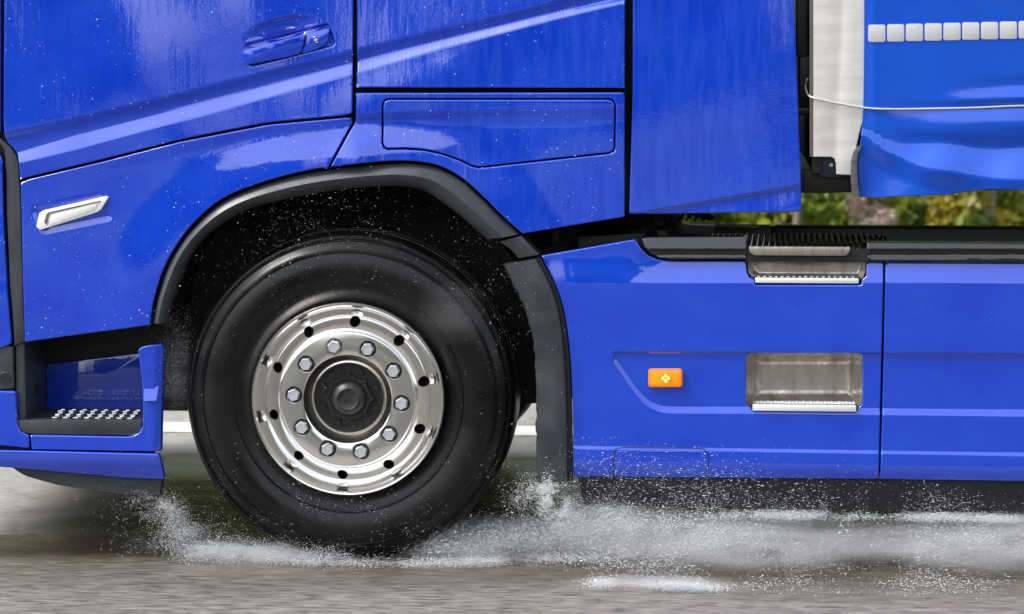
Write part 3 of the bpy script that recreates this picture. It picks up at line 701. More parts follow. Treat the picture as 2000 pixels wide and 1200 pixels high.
# well of the step
prism('step_back_panel', [(91, 713), (272, 690), (290, 690), (290, 800), (91, 800)], .30, .33, M_PAINT, step, .004)
prism('step_well_back', [(-40, 620), (330, 600), (330, 760), (-40, 810)], .335, .36, M_SEAL, step, 0)
vv = []
x0 = bl(44, 0.02); 
boxo('step_side_wall', M_TRIM, step, bl(30, .02), bl(50, .02), .02, .34, wz(846, 0, 40), wz(655, 0, 40), .012)
bm = bmesh.new(); cyl(bm, (bl(68, .2), wz(770, .2)), .017, .2, .22, 20); bm.free()
bm = bmesh.new(); box(bm, bl(51, .02) - .001, bl(51, .02) + .003, .14, .175, wz(783, .15), wz(762, .15), .001); bm_obj('drain_slot', bm, M_SEAL, step)
zt = wz(822, 0.0, 150)
tread = prism('step_tread', [(34, 821), (277, 823), (277, 838), (268, 848), (250, 851), (60, 848), (46, 845), (36, 835)], .004, .32, M_TRIM, step, .004)
# raised teeth of the tread: two rows of bright arches
bm = bmesh.new()
for row, (Y, n0) in enumerate(((.05, 8), (.12, 8), (.20, 8))):
    for k in range(n0):
        xc = bl(108 + k * 21 + row * 6, Y)
        for a in (0, 1):
            ang = [R(t) for t in (0, 60, 120, 180)]
            pts = [(xc + .012 * math.cos(t), Y + .022 * (1 if a else -1) * math.sin(t) , zt + .004) for t in ang]
            tube(pts, .0027, 6, bm)
bm_obj('tread_teeth', bm, M_ALU, tread, 60, kind='stuff')
# frames round the well
def step_S(px, py):
    y = .0 + .003 * np.sin(py * .02) + .002 * np.sin(px * .02)
    return y
colS = lambda px, py: .002 + .016 * ramp(px, 268, 284, 2) * 0 + .010 * smooth(300, 318, px) - .020 * (smooth(757, 758.5, py) * (1 - 0) * (py - 757) / 60 * (1 - smooth(779.5, 781, py))) * ((px > 280) & (px < 309))
right_col = [(60, 850), (250, 853), (262, 851), (272, 845), (279, 833), (280, 800), (277, 740), (271, 700), (270, 684), (275, 679), (290, 675), (315, 673), (317, 684), (315, 760), (313, 882), (62, 878)]
panel('step_frame', right_col, M_PAINT, step, lambda px, py: step_S(px, py) + .012 * smooth(300, 317, px), step=.014, back=.03)
q_ = [P(x, y, 0) for x, y in ((282, 757.5), (308, 756), (306, 781), (283, 781.5))]
vv = [(q_[0][0], .002, q_[0][2]), (q_[1][0], .004, q_[1][2]), (q_[2][0], -.014, q_[2][2]), (q_[3][0], -.014, q_[3][2])]
vv += [(v[0], .02, v[2]) for v in vv]
bm = bmesh.new(); bm.from_mesh(pymesh('c', vv, [(0, 1, 2, 3), (4, 5, 6, 7), (0, 1, 5, 4), (1, 2, 6, 5), (2, 3, 7, 6), (3, 0, 4, 7)])); bmesh.ops.bevel(bm, geom=bm.edges[:], offset=.0015, segments=2, affect='EDGES')
bm_obj('chamfer_face', bm, M_PAINT, step, 40)
left_col = [(-190, 730), (-60, 762), (26, 765), (31, 768), (32, 800), (34, 830), (40, 842), (50, 848), (57, 850), (57, 876), (-190, 850)]
panel('step_frame', left_col, M_PAINT, step, step_S, step=.02, back=.06)
LB = [(-190, 871), (0, 879), (312, 886), (316, 905), (320, 938), (250, 936), (130, 925), (0, 912), (-190, 892)]
panel('bumper_lip', LB, M_PAINT, step, lambda px, py: -.012 + .030 * smooth(880, 950, py) ** 1.5 + .002 * np.sin(px * .015), step=.014, back=.02)
prism('spoiler_lip', spline([(-190, 889), (0, 908), (40, 926), (100, 945), (200, 960), (270, 967), (312, 968)], 14) + [(317, 930), (250, 922), (120, 908), (0, 896), (-190, 876)], .034, .075, M_TRIM, step, .008)
sb = prism('corner_block', [(-190, 640), (0, 677), (25, 677), (27, 758), (-2, 762), (-190, 725)], .010, .14, M_TRIM, step, .005)
bm = bmesh.new(); c = P(10, 738, .01)
cyl(bm, (c[0], c[2]), .016, .006, .02, 24); bm_obj('fixing_hole', bm, M_SEAL, step, 40)
bm = bmesh.new(); tube([(c[0] + .017 * math.cos(a), .008, c[2] + .017 * math.sin(a)) for a in np.linspace(0, 2 * math.pi, 25)], .002, 6, bm, False); bm_obj('fixing_ring', bm, M_TRIM, step, 60)
prism('front_underbody', [(-190, 700), (270, 700), (270, 800), (-190, 800)], .37, 2.3, M_DARK, truck, 0)

prism('step_backing', [(-185, 770), (22, 770), (40, 856), (300, 858), (300, 890), (305, 925), (100, 915), (-185, 885)], .045, .07, M_SEAL, truck, 0)
# ---- side skirts
GR = lambda x: 688 + .0065 * (x - 1200)
UPL = lerp_curve([(1190, 690), (1197, 697), (1215, 722), (1240, 758), (1255, 776), (1270, 788), (1290, 796), (1310, 798), (1450, 798.5), (1600, 800), (2000, 804), (2700, 810)])
LOW = lambda x: 873 + .0155 * (x - 1120)
CH = lambda x: 552 + .004 * (x - 1240)
def skirt_S(px, py):
    t = py - CH(px)
    a = smooth(1190, 1300, px + (552 - py) * -.9)
    y = .022 * (1 - ramp(py, 506, 553, 1.2)) * a                      # bevelled top, facing the sky
    y = y + .006 * (1 - smooth(500, 560, py)) * (1 - a)
    g = py - GR(px); m_ = smooth(1196, 1204, px)
    y = y + .008 * ramp(g, -2, 3, 1) * m_                             # ledge above the recessed field
    u = (py - UPL(px)) 
    up = ramp(u, -2, 9, 1) * m_
    y = y - .008 * up
    y = y - .0035 * (ramp(py - LOW(px), -1, 3, .8))                    # low swage line
    y = y + .026 * (smooth(-2, 70, py - LOW(px) - 24)) ** 1.1          # turns under
    y = y + .004 * (1 - smooth(0, 60, px - (1056 + 62 * smooth(500, 760, py)))) 
    return y
sk_f = [(CH, (-44, -30, -15, -2, 0, 2), (1190, 2650)), (GR, (-4, -2, 0, 3, 5), (1195, 2650)), (UPL, (-4, -2, 1, 5, 8, 11), (1195, 2650)), (LOW, (-3, -1, 1, 3, 6, 14, 24, 32, 44), (1110, 2650))]
skl = [(x + 11, y) for x, y in mo]
sk_left = [(1057, 500)] + [p for p in skl if p[1] > 510][:-1] + [(1121, 932)]
hat2 = [(1197, 932), (1197, 884), (1200, 877), (1208, 873.5), (1370, 875.5), (1379, 879), (1383, 888), (1383, 935)]
pocket = rrect(1457, 691, 1685, 797, 12)
sk1 = [(1241, 468), (1250, 484), (1264, 499), (1284, 508), (1310, 511), (1457, 511), (1459, 532), (1463, 541), (1472, 546), (1474, 557), (1682, 557), (1684, 547), (1692, 540), (1693, 513), (1726, 514), (1720, 780), (1716, 937), (1121, 932)] + sk_left[::-1][1:]
skirt = panel('side_skirt', sk1, M_SKIRT, truck, skirt_S, holes=[pocket], feats=sk_f, step=.018, extra=(1188, 676, 1302, 816, 2.6))
sk2 = [(1730, 514), (2700, 519), (2700, 950), (1719, 937), (1724, 780)]
panel('side_skirt', sk2, M_SKIRT, truck, skirt_S, feats=sk_f, step=.022)
# inspection flap outline: a shallow proud frame line
def linebar(name, pts, w_, y0, m, parent, Sf):
    q = P([p[0] for p in pts], [p[1] for p in pts], 0); yy = Sf(np.array([p[0] for p in pts], float), np.array([p[1] for p in pts], float))
    bm = tube([(a[0], y0 + b, a[2]) for a, b in zip(q, yy)], w_, 6); return bm_obj(name, bm, m, parent, 60)
linebar('flap_gap', spline([(1198, 934), (1198, 890), (1203, 878), (1214, 874.5), (1290, 875), (1366, 876), (1378, 881), (1383, 892), (1383, 934)], 5), .0016, -.0004, M_SEAL, skirt, skirt_S)
linebar('flap_bead', spline([(1208, 886), (1214, 881.5), (1290, 882), (1364, 883), (1372, 888)], 5), .0022, .0004, M_SKIRT, skirt, skirt_S)
# bright pressed-steel footholds
pk = panel('foothold', rrect(1455, 689, 1687, 804, 14), M_STEEL, truck, edge=bowl(.108, .055), y0=.012, step=.01, back=0)
z0 = wz(797, 0, 1570)
tr = boxo('step_bar', M_BRIGHT, pk, float(P(1470, 797, 0)[0]), float(P(1672, 797, 0)[0]), -.006, .004, wz(803, 0, 1570), wz(791, 0, 1570), .002)
sp = boxo('step_surround', M_SEAL, pk, float(P(1466, 797, 0)[0]), float(P(1676, 797, 0)[0]), .0045, .02, wz(805.5, 0, 1570), wz(790, 0, 1570), .003)
bm = bmesh.new(); box(bm, float(P(1471, 797, 0)[0]), float(P(1671, 797, 0)[0]), .005, .085, wz(793, 0, 1570), wz(790.5, 0, 1570))
for rw in range(4):
    for k in range(14):
        xx = float(P(1480 + 14 * k + 7 * (rw % 2), 797, 0)[0]); g = cyl(bm, (xx, .015 + rw * .018), .0052, wz(790.5, 0, 1570), wz(789, 0, 1570), 10, 'Z')
bm_obj('step_plate', bm, M_BRIGHT, pk, 40)
pk2 = panel('hand_hold', spline([(1461, 509), (1461, 525), (1464, 536), (1473, 543)], 6) + [(1478, 548), (1680, 549), (1686, 542)] + spline([(1690, 532), (1691, 511)], 6), M_STEEL, truck, edge=bowl(.05, .022), y0=.014, step=.008, back=0)
boxo('step_bar', M_BRIGHT, pk2, float(P(1475, 548, 0)[0]), float(P(1677, 548, 0)[0]), .0, .010, wz(553.5, 0, 1575), wz(543.5, 0, 1575), .002)
boxo('step_surround', M_SEAL, pk2, float(P(1471, 548, 0)[0]), float(P(1681, 548, 0)[0]), .0105, .03, wz(556, 0, 1575), wz(542, 0, 1575), .003)
bm = bmesh.new()
for k in range(17):
    xx = float(P(1482 + 11.5 * k, 544, 0)[0]); cyl(bm, (xx, .016), .005, wz(544, 0, 1575), wz(541, 0, 1575), 10, 'Z')
bm_obj('grip_studs', bm, M_BRIGHT, pk2, 40)
# amber side marker
lampx = rrect(1266, 721, 1333, 757, 6)
la = prism('side_marker_lamp', lampx, -.004, .012, M_AMBERD, truck, .003)
YS = float(skirt_S(np.array([1300.]), np.array([739.]))[0])
prism('lamp_lens', rrect(1270, 724.5, 1329.5, 753.5, 4), -.0062, -.003, M_AMBER, la, .0015)
bm = bmesh.new(); cc = P(1300, 739, -.006)
tube([(cc[0] + .0165 * math.cos(a), -.0068, cc[2] + .0165 * math.sin(a)) for a in np.linspace(0, 2 * math.pi, 9)], .0012, 6, bm, False); bm_obj('led_bezel', bm, M_AMBERD, la, 60)
for dx, dy in ((0, -5.2), (0, 5.2), (-5.6, 0), (5.6, 0)):
    c = P(1300 + dx, 739 + dy, -.006); bm = bmesh.new(); bmesh.ops.create_icosphere(bm, subdivisions=2, radius=.0036, matrix=Matrix.Translation((c[0], -.0066, c[2]))); bm_obj('led', bm, M_LED, la, 60)
# rubber apron and tank behind the skirts
prism('rubber_apron', [(1128, 928), (2700, 940), (2700, 1012), (2000, 1003), (1600, 996), (1140, 986)], .05, .075, M_TANK, truck, .004)
boxo('fuel_tank', M_TANK, truck, wx(1135), wx(2700), .125, .66, .28, wz(520, 0), .03)
boxo('far_side_skirt', M_SEAL, truck, wx(1135), wx(2700), 2.38, 2.42, .28, .9, .01)

# gloss rails along the top of the skirts
def rail(name, out, m, parent): return panel(name, out, m, parent, lambda px, py: .010 * (1 - ramp(py, 463, 486, 3)) + .006 * ramp(py, 488, 500, 2) - .004 * ramp(py, 500, 503, 1), y0=.004, step=.012, back=.06,
                                             feats=[(lambda x: 486 + 0 * x, (-20, -10, -2, 2, 8, 14, 16), (1255, 2690))])
rail('top_rail', [(1253, 467), (1262, 464), (1458, 463), (1458, 507), (1310, 507), (1288, 504), (1270, 495), (1258, 482)], M_GLOSSBLK, truck)
rail('top_rail', [(1694, 474), (2700, 480), (2700, 515), (1694, 511)], M_GLOSSBLK, truck)
boxo('rail_recess', M_SEAL, truck, wx(1455), wx(1697), .012, .05, wz(513, 0, 1570), wz(487, 0, 1570), .0)
# catwalk: plate edge and open grating
sx0, sx1 = float(P(1463, 490, 0)[0]), float(P(1660, 490, 0)[0])
prism('catwalk_edge', [(1463, 482), (1660, 483), (1660, 490), (1655, 498), (1648, 500), (1474, 499), (1466, 495), (1463, 489)], -.004, .010, M_STEEL, truck, .002)
zg = wz(484, 0.0, 1560)
gr_ = empty('catwalk_grating', parent=truck)
bm = bmesh.new()
ga, gb = float(P(1335, 484, 0)[0]), float(P(1690, 484, 0)[0])
n = 30
for k in range(n):
    xx = ga + (gb - ga) * k / n
    for j in range(5):
        Y = .02 + j * .078; x_ = xx + .02 * j; tube([(x_, Y, zg - .006), (x_ + .006, Y + .02, zg + .012), (x_ + .016, Y + .055, zg + .012), (x_ + .022, Y + .074, zg - .006)], .0042, 6, bm)
bm_obj('grating_teeth', bm, M_ALU, gr_, 60, kind='stuff')
boxo('grating_pan', M_SEAL, gr_, ga, gb, .055, .42, zg - .03, zg - .008)
# chassis beams seen above the rail
zt_ = wz(441, .8, 1500)
boxo('chassis_beam', M_TANK, truck, wx(1395, .8), wx(1504, .8), .72, .86, .55, zt_, .006)
boxo('chassis_beam', M_TANK, truck, wx(1511.5, .8), wx(2800, .8), .72, .86, .55, zt_, .006)
boxo('chassis_beam', M_TANK, truck, wx(1385, 1.9), wx(2800, 1.9), 1.7, 1.8, .5, zt_ - .12, .006)
# parts between cab and catwalk
bm = bmesh.new()
zb = lambda py, Y, px=1250: wz(py, Y, px)
prism('air_duct', [(1128, 470), (1160, 452), (1200, 425), (1200, 400), (1300, 400), (1320, 430), (1330, 455), (1395, 460), (1395, 500), (1128, 500)], .55, .95, M_DARK, truck, .01)
prism('battery_box', [(1030, 430), (1128, 448), (1128, 540), (1030, 560)], .35, .58, M_DARK, truck, .006)
prism('battery_box', [(1128, 462), (1260, 456), (1260, 500), (1128, 520)], .30, .50, M_TANK, truck, .006)
prism('valve_block', [(1075, 447), (1092, 446), (1092, 476), (1078, 474)], .28, .34, M_TRIM, truck, .004)
prism('valve_block', [(1284, 454), (1302, 454), (1302, 464), (1284, 463)], .22, .28, mat('rusty_bracket', (.12, .045, .03), .7), truck, .003)
bm = bmesh.new()
for k, (a, b) in enumerate(((1328, 1322), (1343, 1339), (1358, 1356), (1370, 1374), (1378, 1388), (1385, 1395))):
    p0 = P(1352 + (k - 2.5) * 5, 408, .6); p1 = P(a + 4, 424, .6); p2 = P(b, 432 - abs(k - 2) * 1.2, .6)
    tube([p0, (p0 + p1) / 2, p1, p2], [.008, .009, .009, .007], 8, bm)
bm_obj('air_hoses', bm, M_SEAL, truck, 60)
bm = bmesh.new(); c = P(1290, 426, .5); tube([(c[0] + .022 * math.cos(a), .5, c[2] + .022 * math.sin(a)) for a in np.linspace(0, 2 * math.pi, 21)], .006, 8, bm, False); bm_obj('pipe_clamp', bm, M_TRIM, truck, 60)

# ---- wheel
WC = P(684, 774, .02); RIMC = P(678, 781, -.01)
def lathe(prof, cx, cz, n=160, closed=False):
    bm = bmesh.new(); rings = []
    for k in range(n):
        a = 2 * math.pi * k / n; rings.append([bm.verts.new((cx + r_ * math.cos(a), y, cz + r_ * math.sin(a))) for r_, y in prof])
    m_ = len(prof)
    for k in range(n):
        A_, B_ = rings[k], rings[(k + 1) % n]
        for j in range(m_ if closed else m_ - 1): bm.faces.new((A_[j], A_[(j + 1) % m_], B_[(j + 1) % m_], B_[j]))
    return bm
wheel = empty('front_wheel', (0, 0, 0), truck)
rx, rz = float(RIMC[0]), float(RIMC[2])
RT = rz    # axle height
RT = max(.49, min(.53, rz))
TR = RT + .003
ty = .035
tprof = [(.292, .03), (.302, .012), (.312, .004), (.325, -.004), (.345, -.016), (.3495, -.0165), (.3505, -.0195), (.3525, -.0195), (.354, -.0175), (.375, -.026), (.40, -.030), (.425, -.028), (.446, -.020), (.4475, -.0235), (.450, -.0235), (.4515, -.0185), (.462, -.012), (.474, .000), (.479, .003), (.481, .001), (.484, .004), (.4875, .008), (.4885, .004), (.4905, .0045), (.4925, .013), (.4945, .014), (.498, .018), (.505, .034),
         (.509, .05), (.509, .078), (.498, .08), (.498, .090), (.510, .092), (.511, .135), (.499, .137), (.499, .147), (.511, .149), (.511, .190), (.499, .192), (.499, .202), (.510, .204), (.509, .245), (.500, .27), (.485, .30), (.44, .325), (.38, .325), (.31, .30), (.292, .28)]
k_ = TR / .511
bm = lathe([(r_ * k_ if r_ > .34 else r_, y + ty) for r_, y in tprof], rx, rz)
for v in bm.verts:     # contact patch
    if v.co.z < .006: v.co.z = .004 + (v.co.z - .006) * .1
tyre = bm_obj('tyre', bm, M_TYRE, wheel, 50)
rp_ = [(.3015, .006), (.3020, -.002), (.2985, -.0065), (.2935, -.0055), (.290, .000), (.287, .006), (.284, .014), (.278, .026), (.268, .036), (.259, .040), (.2565, .0385), (.254, .0385), (.2505, .0375), (.243, .032), (.232, .021), (.224, .011), (.2175, .004), (.2135, .0015), (.211, .0022), (.2085, -.0005), (.2055, -.0012), (.17, -.0018),
       (.142, -.0015), (.138, .0005), (.1355, .005), (.130, .016), (.122, .028), (.1155, .034), (.1125, .0335), (.1105, .036), (.109, .045), (.108, .09), (.125, .09), (.128, .06), (.142, .04), (.20, .035), (.225, .055), (.245, .07), (.262, .085), (.275, .12), (.285, .22), (.292, .22), (.2925, .04)]
bm = lathe([(r_, y + .0) for r_, y in rp_], rx, rz, 180, True)
bmesh.ops.recalc_face_normals(bm, faces=bm.faces)
rim = bm_obj('rim', bm, M_ALU, wheel)
bmc = bmesh.new()
for k in range(10):
    a = R(85 - 36 * k); cyl(bmc, (rx + .241 * math.cos(a), rz + .241 * math.sin(a)), .0165, -.05, .2, 24)
def cut_rim(bmc):
    cut = bm_obj('cutter', bmc, None)
    md = rim.modifiers.new('holes', 'BOOLEAN'); md.operation = 'DIFFERENCE'; md.object = cut; md.solver = 'MANIFOLD'
    dg = bpy.context.evaluated_depsgraph_get(); me = bpy.data.meshes.new_from_object(rim.evaluated_get(dg)); rim.modifiers.clear(); rim.data = me
    bpy.data.objects.remove(cut); return me
for k in range(10):
    a = R(68 - 36 * k); cyl(bmc, (rx + .169 * math.cos(a), rz + .169 * math.sin(a)), .0275, -.05, .0118, 31)
me = cut_rim(bmc)
bm = bmesh.new(); bm.from_mesh(me)
sharp = [e for e in bm.edges if len(e.link_faces) == 2 and e.calc_face_angle(0) > R(45)]
try: bmesh.ops.bevel(bm, geom=sharp, offset=.0012, segments=2, affect='EDGES', clamp_overlap=True)
except Exception: pass
bm.to_mesh(me); bm.free()
me.polygons.foreach_set('use_smooth', [True] * len(me.polygons)); me.set_sharp_from_angle(angle=R(30))
if not me.materials: me.materials.append(M_ALU)
# hex nut with a domed cap, and a dark disc added as the shade in its pocket
bm = bmesh.new()
bmesh.ops.create_cone(bm, cap_ends=True, segments=6, radius1=.0205, radius2=.0195, depth=.022)
top = [f for f in bm.faces if f.calc_center_median().z > .01]
r_ = bmesh.ops.inset_region(bm, faces=top, thickness=.0035, depth=.003)
r_ = bmesh.ops.inset_region(bm, faces=[f for f in bm.faces if f.calc_center_median().z > .0125], thickness=.006, depth=.0022)
for v in bm.verts: v.co = Vector((v.co.x, -v.co.z, v.co.y))
bmesh.ops.recalc_face_normals(bm, faces=bm.faces); nutme = bpy.data.meshes.new('wheel_nut'); bm.to_mesh(nutme); bm.free(); nutme.materials.append(M_NUT)
nutme.polygons.foreach_set('use_smooth', [True] * len(nutme.polygons)); nutme.set_sharp_from_angle(angle=R(33))
bm = bmesh.new(); cyl(bm, (0, 0), .0262, 0, .003, 24); wme = bpy.data.meshes.new('pocket_shade_disc'); bmesh.ops.recalc_face_normals(bm, faces=bm.faces); bm.to_mesh(wme); bm.free(); wme.materials.append(M_HUB)
for k in range(10):
    a = R(68 - 36 * k); x_, z_ = rx + .169 * math.cos(a), rz + .169 * math.sin(a)
    o = link('wheel_nut', nutme, None, wheel); o.location = (x_, -.001, z_); o.rotation_euler = (0, random.uniform(0, 1), 0)
    o = link('pocket_shade_disc', wme, None, wheel); o.location = (x_, .0085, z_)
# hub
bm = lathe([(.0, .004), (.012, .0035), (.030, .004), (.033, .002), (.036, .004), (.047, .010), (.052, .020), (.056, .036)], rx, rz, 48)
bm_obj('hub_cap', bm, M_HUB, wheel, 40)
bm = bmesh.new(); g = cyl(bm, (rx, rz), .072, .036, .10, 8); bmesh.ops.bevel(bm, geom=[e for e in bm.edges], offset=.006, segments=2, affect='EDGES'); 
cyl(bm, (rx, rz), .1085, .066, .12, 48)
for k in range(8):
    a = R(22 + 45 * k); cyl(bm, (rx + .088 * math.cos(a), rz + .088 * math.sin(a)), .008, .05, .07, 6)
bm_obj('hub', bm, M_HUB, wheel, 40)
bm = bmesh.new(); tube([(rx + .1105 * math.cos(a), .034, rz + .1105 * math.sin(a)) for a in np.linspace(0, 2 * math.pi, 65)], .0016, 6, bm, False)
bm_obj('bore_ring', bm, mat('bronze_ring', (.62, .52, .38), .3, .9), wheel, 60)
bm = bmesh.new(); cyl(bm, (rx, rz), .285, .13, .24, 48); bm_obj('brake_drum', bm, M_HUB, wheel, 40)
# the far front wheel
fw = empty('front_wheel', (0, 0, 0), truck)
for nm, me_ in (('tyre', tyre.data), ('rim', rim.data)):
    o = link(nm, me_, None, fw); o.scale = (1, -1, 1); o.location = (0, 2.45, 0)

# ================================================================== TRAILER
trailer = empty('curtain_trailer', (0, 0, 0), label='bright blue curtain sided trailer with pale aluminium front post behind the cab', category='trailer')
prism('trailer_body', [(1600, -900), (2800, -900), (2800, 352), (1690, 352), (1690, 310), (1640, 300), (1600, 290)], .10, 2.45, M_STONE, trailer, 0)
bx0 = float(P(1586, 200, .05)[0])
boxo('headboard', M_DARK, trailer, bx0, bx0 + .03, .03, 2.45, wz(340, 0, 1600), 3.2, .004)
prism('corner_post', [(1588, -900), (1588, 307), (1622, 307), (1629, 310), (1633, 320), (1634, 341), (1668, 343), (1670, 300), (1679, 262), (1686, 235), (1691, 190), (1691, -900)], -.002, .05, M_POST, trailer, .006)
prism('post_edge', [(1582, -900), (1582, 306), (1587.4, 307), (1587.4, -900)], .0, .05, M_POSTEDGE, trailer, .001)
prism('post_back', [(1589, 290), (1589, 325), (1594, 336), (1606, 345), (1625, 348), (1660, 346), (1660, 290)], .052, .099, mat('dark_blue_corner', (.010, .014, .06), .35, coat=.5), trailer, .004)
bm = bmesh.new(); c = P(1623, 322, .03); cyl(bm, (c[0], c[2]), .006, .01, .06, 16); bmesh.ops.scale(bm, vec=(1, 1, 1.0), verts=bm.verts)
bm_obj('hinge_pin', bm, M_ALU, trailer, 50)
prism('floor_beam', [(1500, 330), (1680, 332), (2800, 340), (2800, 362), (1700, 375), (1600, 378), (1500, 376)], .10, 2.40, M_TANK, trailer, .012)
# clutter in the gap
for (a, b, c_, d) in ((1556, 0, 1576, 110), (1562, 112, 1582, 190), (1556, 215, 1584, 222), (1560, 225, 1572, 300)):
    prism('gap_fitting', [(a, b), (c_, b), (c_, d), (a, d)], .10 + random.random() * .1, .3, M_TRIM, truck, .003)
# curtain
def curtain_S(px, py):
    x = (px - 1690).clip(0, None); y = 0 * px
    # the cord pulls it in along its line
    cy = 212 - .02 * x * smooth(100, 310, px - 1690)
    t = py - cy
    pull = smooth(0, 230, x)
    y = y + .007 * pull * np.exp(-(t / 9) ** 2)
    y = y - .0065 * smooth(130, 260, x) * np.exp(-((t + 14) / 12) ** 2) + .0045 * smooth(130, 330, x) * np.exp(-((t + 40) / 15) ** 2)
    y = y - .010 * pull * np.exp(-((t - 34) / 26) ** 2)
    # slack belly towards the hem: bulges out, then tucks under
    up_ = np.interp(x, [0, 40, 110, 200, 310, 1200], [252, 274, 288, 296, 300, 296]) + 2.5 * np.sin(px * .03)
    lo_ = np.interp(x, [0, 40, 110, 200, 310, 1200], [264, 296, 324, 341, 350, 352])
    t2 = (py - up_) / (lo_ - up_)
    y = y + .007 * pull * np.exp(-((py - up_ + 12) / 13) ** 2)
    y = y - .030 * (lo_ - up_) / 50 * ramp(t2, 0, 1, .16)
    y = y + .018 * ramp(py - lo_, 2, 40, 6)
    y = y + .004 * np.sin(px * .035 + py * .03) * smooth(250, 330, py)
    # vertical shallow ripples
    y = y + .0016 * np.sin(px * .05) * smooth(120, 300, py)
    # edge sleeve
    y = y + .006 * (1 - smooth(0, 16, x)) * (py < 250)
    return y
co = [(1689, -900), (1688, 60), (1687, 180), (1685, 240), (1681, 275), (1677, 300), (1675, 330), (1677, 360), (1681, 386), (1700, 387), (1760, 384), (1850, 380), (1900, 373), (1935, 370), (2000, 371), (2200, 376), (2800, 380), (2800, -900)]
cur = panel('side_curtain', co, M_TARP, trailer, curtain_S, y0=-.012, step=.015, edge=edge_round(.003), back=.03)
tapeline = lambda x: 65.5 - .024 * (x - 1696)
for k in range(22):
    xa = 1696 + 36.7 * k; ya = tapeline(xa) - 17
    qd = rrect(xa, ya, xa + 33.5, ya + 34, 4, 3)
    yy = float(curtain_S(np.array([xa + 16.]), np.array([ya + 17.]))[0]) - .012
    prism('reflective_square', qd, yy - .0022, yy + .004, M_REFL, cur, .0008)
web = spline([(1683, 284), (1674, 288), (1667, 298), (1663, 314), (1662, 345), (1665, 382)], 8) + [(1681, 387), (1676, 360), (1674, 330), (1676, 302), (1682, 290)]
prism('webbing_strap', web, -.016, .012, M_WEB, trailer, .002)
cp = spline([(1577, 155), (1573, 165), (1576, 180), (1584, 190), (1620, 199), (1690, 211), (1740, 213.5), (1800, 213), (1900, 211), (2000, 207), (2200, 203), (2700, 196)], 14)
cpts = []
for x_, y_ in cp:
    yy = -.010 if x_ < 1690 else -.016 + float(curtain_S(np.array([x_]), np.array([y_]))[0])
    if x_ < 1584: yy = .01 + (1584 - x_) * .004
    q = P(x_, y_, yy); cpts.append(q)
bm_obj('tensioning_cord', tube(cpts, .0030, 8), M_CORD, trailer, 60)

# ================================================================== WATER
def drops(name, pos, rad, m, stretch=None, parent=None, **props):
    """thousands of small drops as one mesh of octahedra"""
    n = len(pos); base = np.array([(1, 0, 0), (-1, 0, 0), (0, 1, 0), (0, -1, 0), (0, 0, 1), (0, 0, -1)], float)
    fc = np.array([(0, 2, 4), (2, 1, 4), (1, 3, 4), (3, 0, 4), (2, 0, 5), (1, 2, 5), (3, 1, 5), (0, 3, 5)])
    s = np.asarray(rad)[:, None, None] * np.ones((n, 6, 3)); 
    if stretch is not None: s = s * np.asarray(stretch)[:, None, :] if np.ndim(stretch) == 2 else s * np.asarray(stretch)
    V = (np.asarray(pos)[:, None] + base * s).reshape(-1, 3); F = (fc[None] + (np.arange(n) * 6)[:, None, None]).reshape(-1)
    me = bpy.data.meshes.new(name); me.vertices.add(6 * n); me.vertices.foreach_set('co', V.ravel().astype(np.float32))
    me.loops.add(24 * n); me.loops.foreach_set('vertex_index', F.astype(np.int32)); me.polygons.add(8 * n)
    me.polygons.foreach_set('loop_start', np.arange(0, 24 * n, 3, dtype=np.int32)); me.polygons.foreach_set('use_smooth', [True] * (8 * n)); me.update(calc_edges=True)
    return link(name, me, m, parent, kind='stuff', **props)
# beads on the paint
def beads(n):
    res = []; 
    for loops, y0, S, ef in SURF:
        l = loops[0]; lo, hi = l.min(0), l.max(0); area = np.prod(hi - lo)
        k = int(n * area); p = rng.uniform(lo, hi, (k, 2))
        c = inside(p, l)
        for h in loops[1:]: c &= ~inside(p, h)
        p = p[c]; px, py = U(p[:, 0], 0 * p[:, 0] + y0, p[:, 1])
        nv = np.array([noise.noise((a * .012, b * .012, 0)) + .5 * noise.noise((a * .05, b * .05, 5)) for a, b in zip(px, py)])
        kk = (rng.random(len(p)) < smooth(-.5, .5, nv)) & (py > -150) & (px > -150) & (px < 2150); p = p[kk]; px = px[kk]; py = py[kk]
        res.append(np.stack([p[:, 0], y0 + S(px, py) + .0003, p[:, 1]], 1))
    return np.vstack(res)
cabs = SURF[:]
SURF = [s for s in cabs[:6]]; bp_ = beads(6500)
rd = rng.lognormal(-.1, .6, len(bp_)) * .00062
drops('rain_drops', bp_, rd.clip(.0004, .0030), M_DROP, (1, .8, 1), truck)

def cloud(n, xs, ys, sx, sy, Y0, Y1, floor=True):
    """points scattered about a polyline in the photograph, at depths Y0..Y1"""
    xs = np.array(xs, float); ys = np.array(ys, float); d = np.r_[0, np.cumsum(np.hypot(np.diff(xs), np.diff(ys)))]
    t = rng.random(n) * d[-1]; px = np.interp(t, d, xs) + rng.normal(size=n) * sx; py = np.interp(t, d, ys) + rng.normal(size=n) * sy
    Y = rng.uniform(Y0, Y1, n); q = np.array([P(a, b, c) for a, b, c in zip(px, py, Y)]) if n < 10 else Pv(px, py, Y)
    return q[q[:, 2] > .003]
def Pv(px, py, Y):
    d = rays(px, py); t = (Y - CAM[1]) / d[:, 1]; return CAM + d * t[:, None]
def clumpy(q, f=9.0, lo=-.15, hi=.25):
    v = np.array([noise.noise((a[0] * f, a[1] * f * .5, a[2] * f * 1.6)) + .5 * noise.noise((a[0] * f * 3, a[1] * f, a[2] * f * 4)) for a in q]); return q[rng.random(len(q)) < smooth(lo, hi, v)]
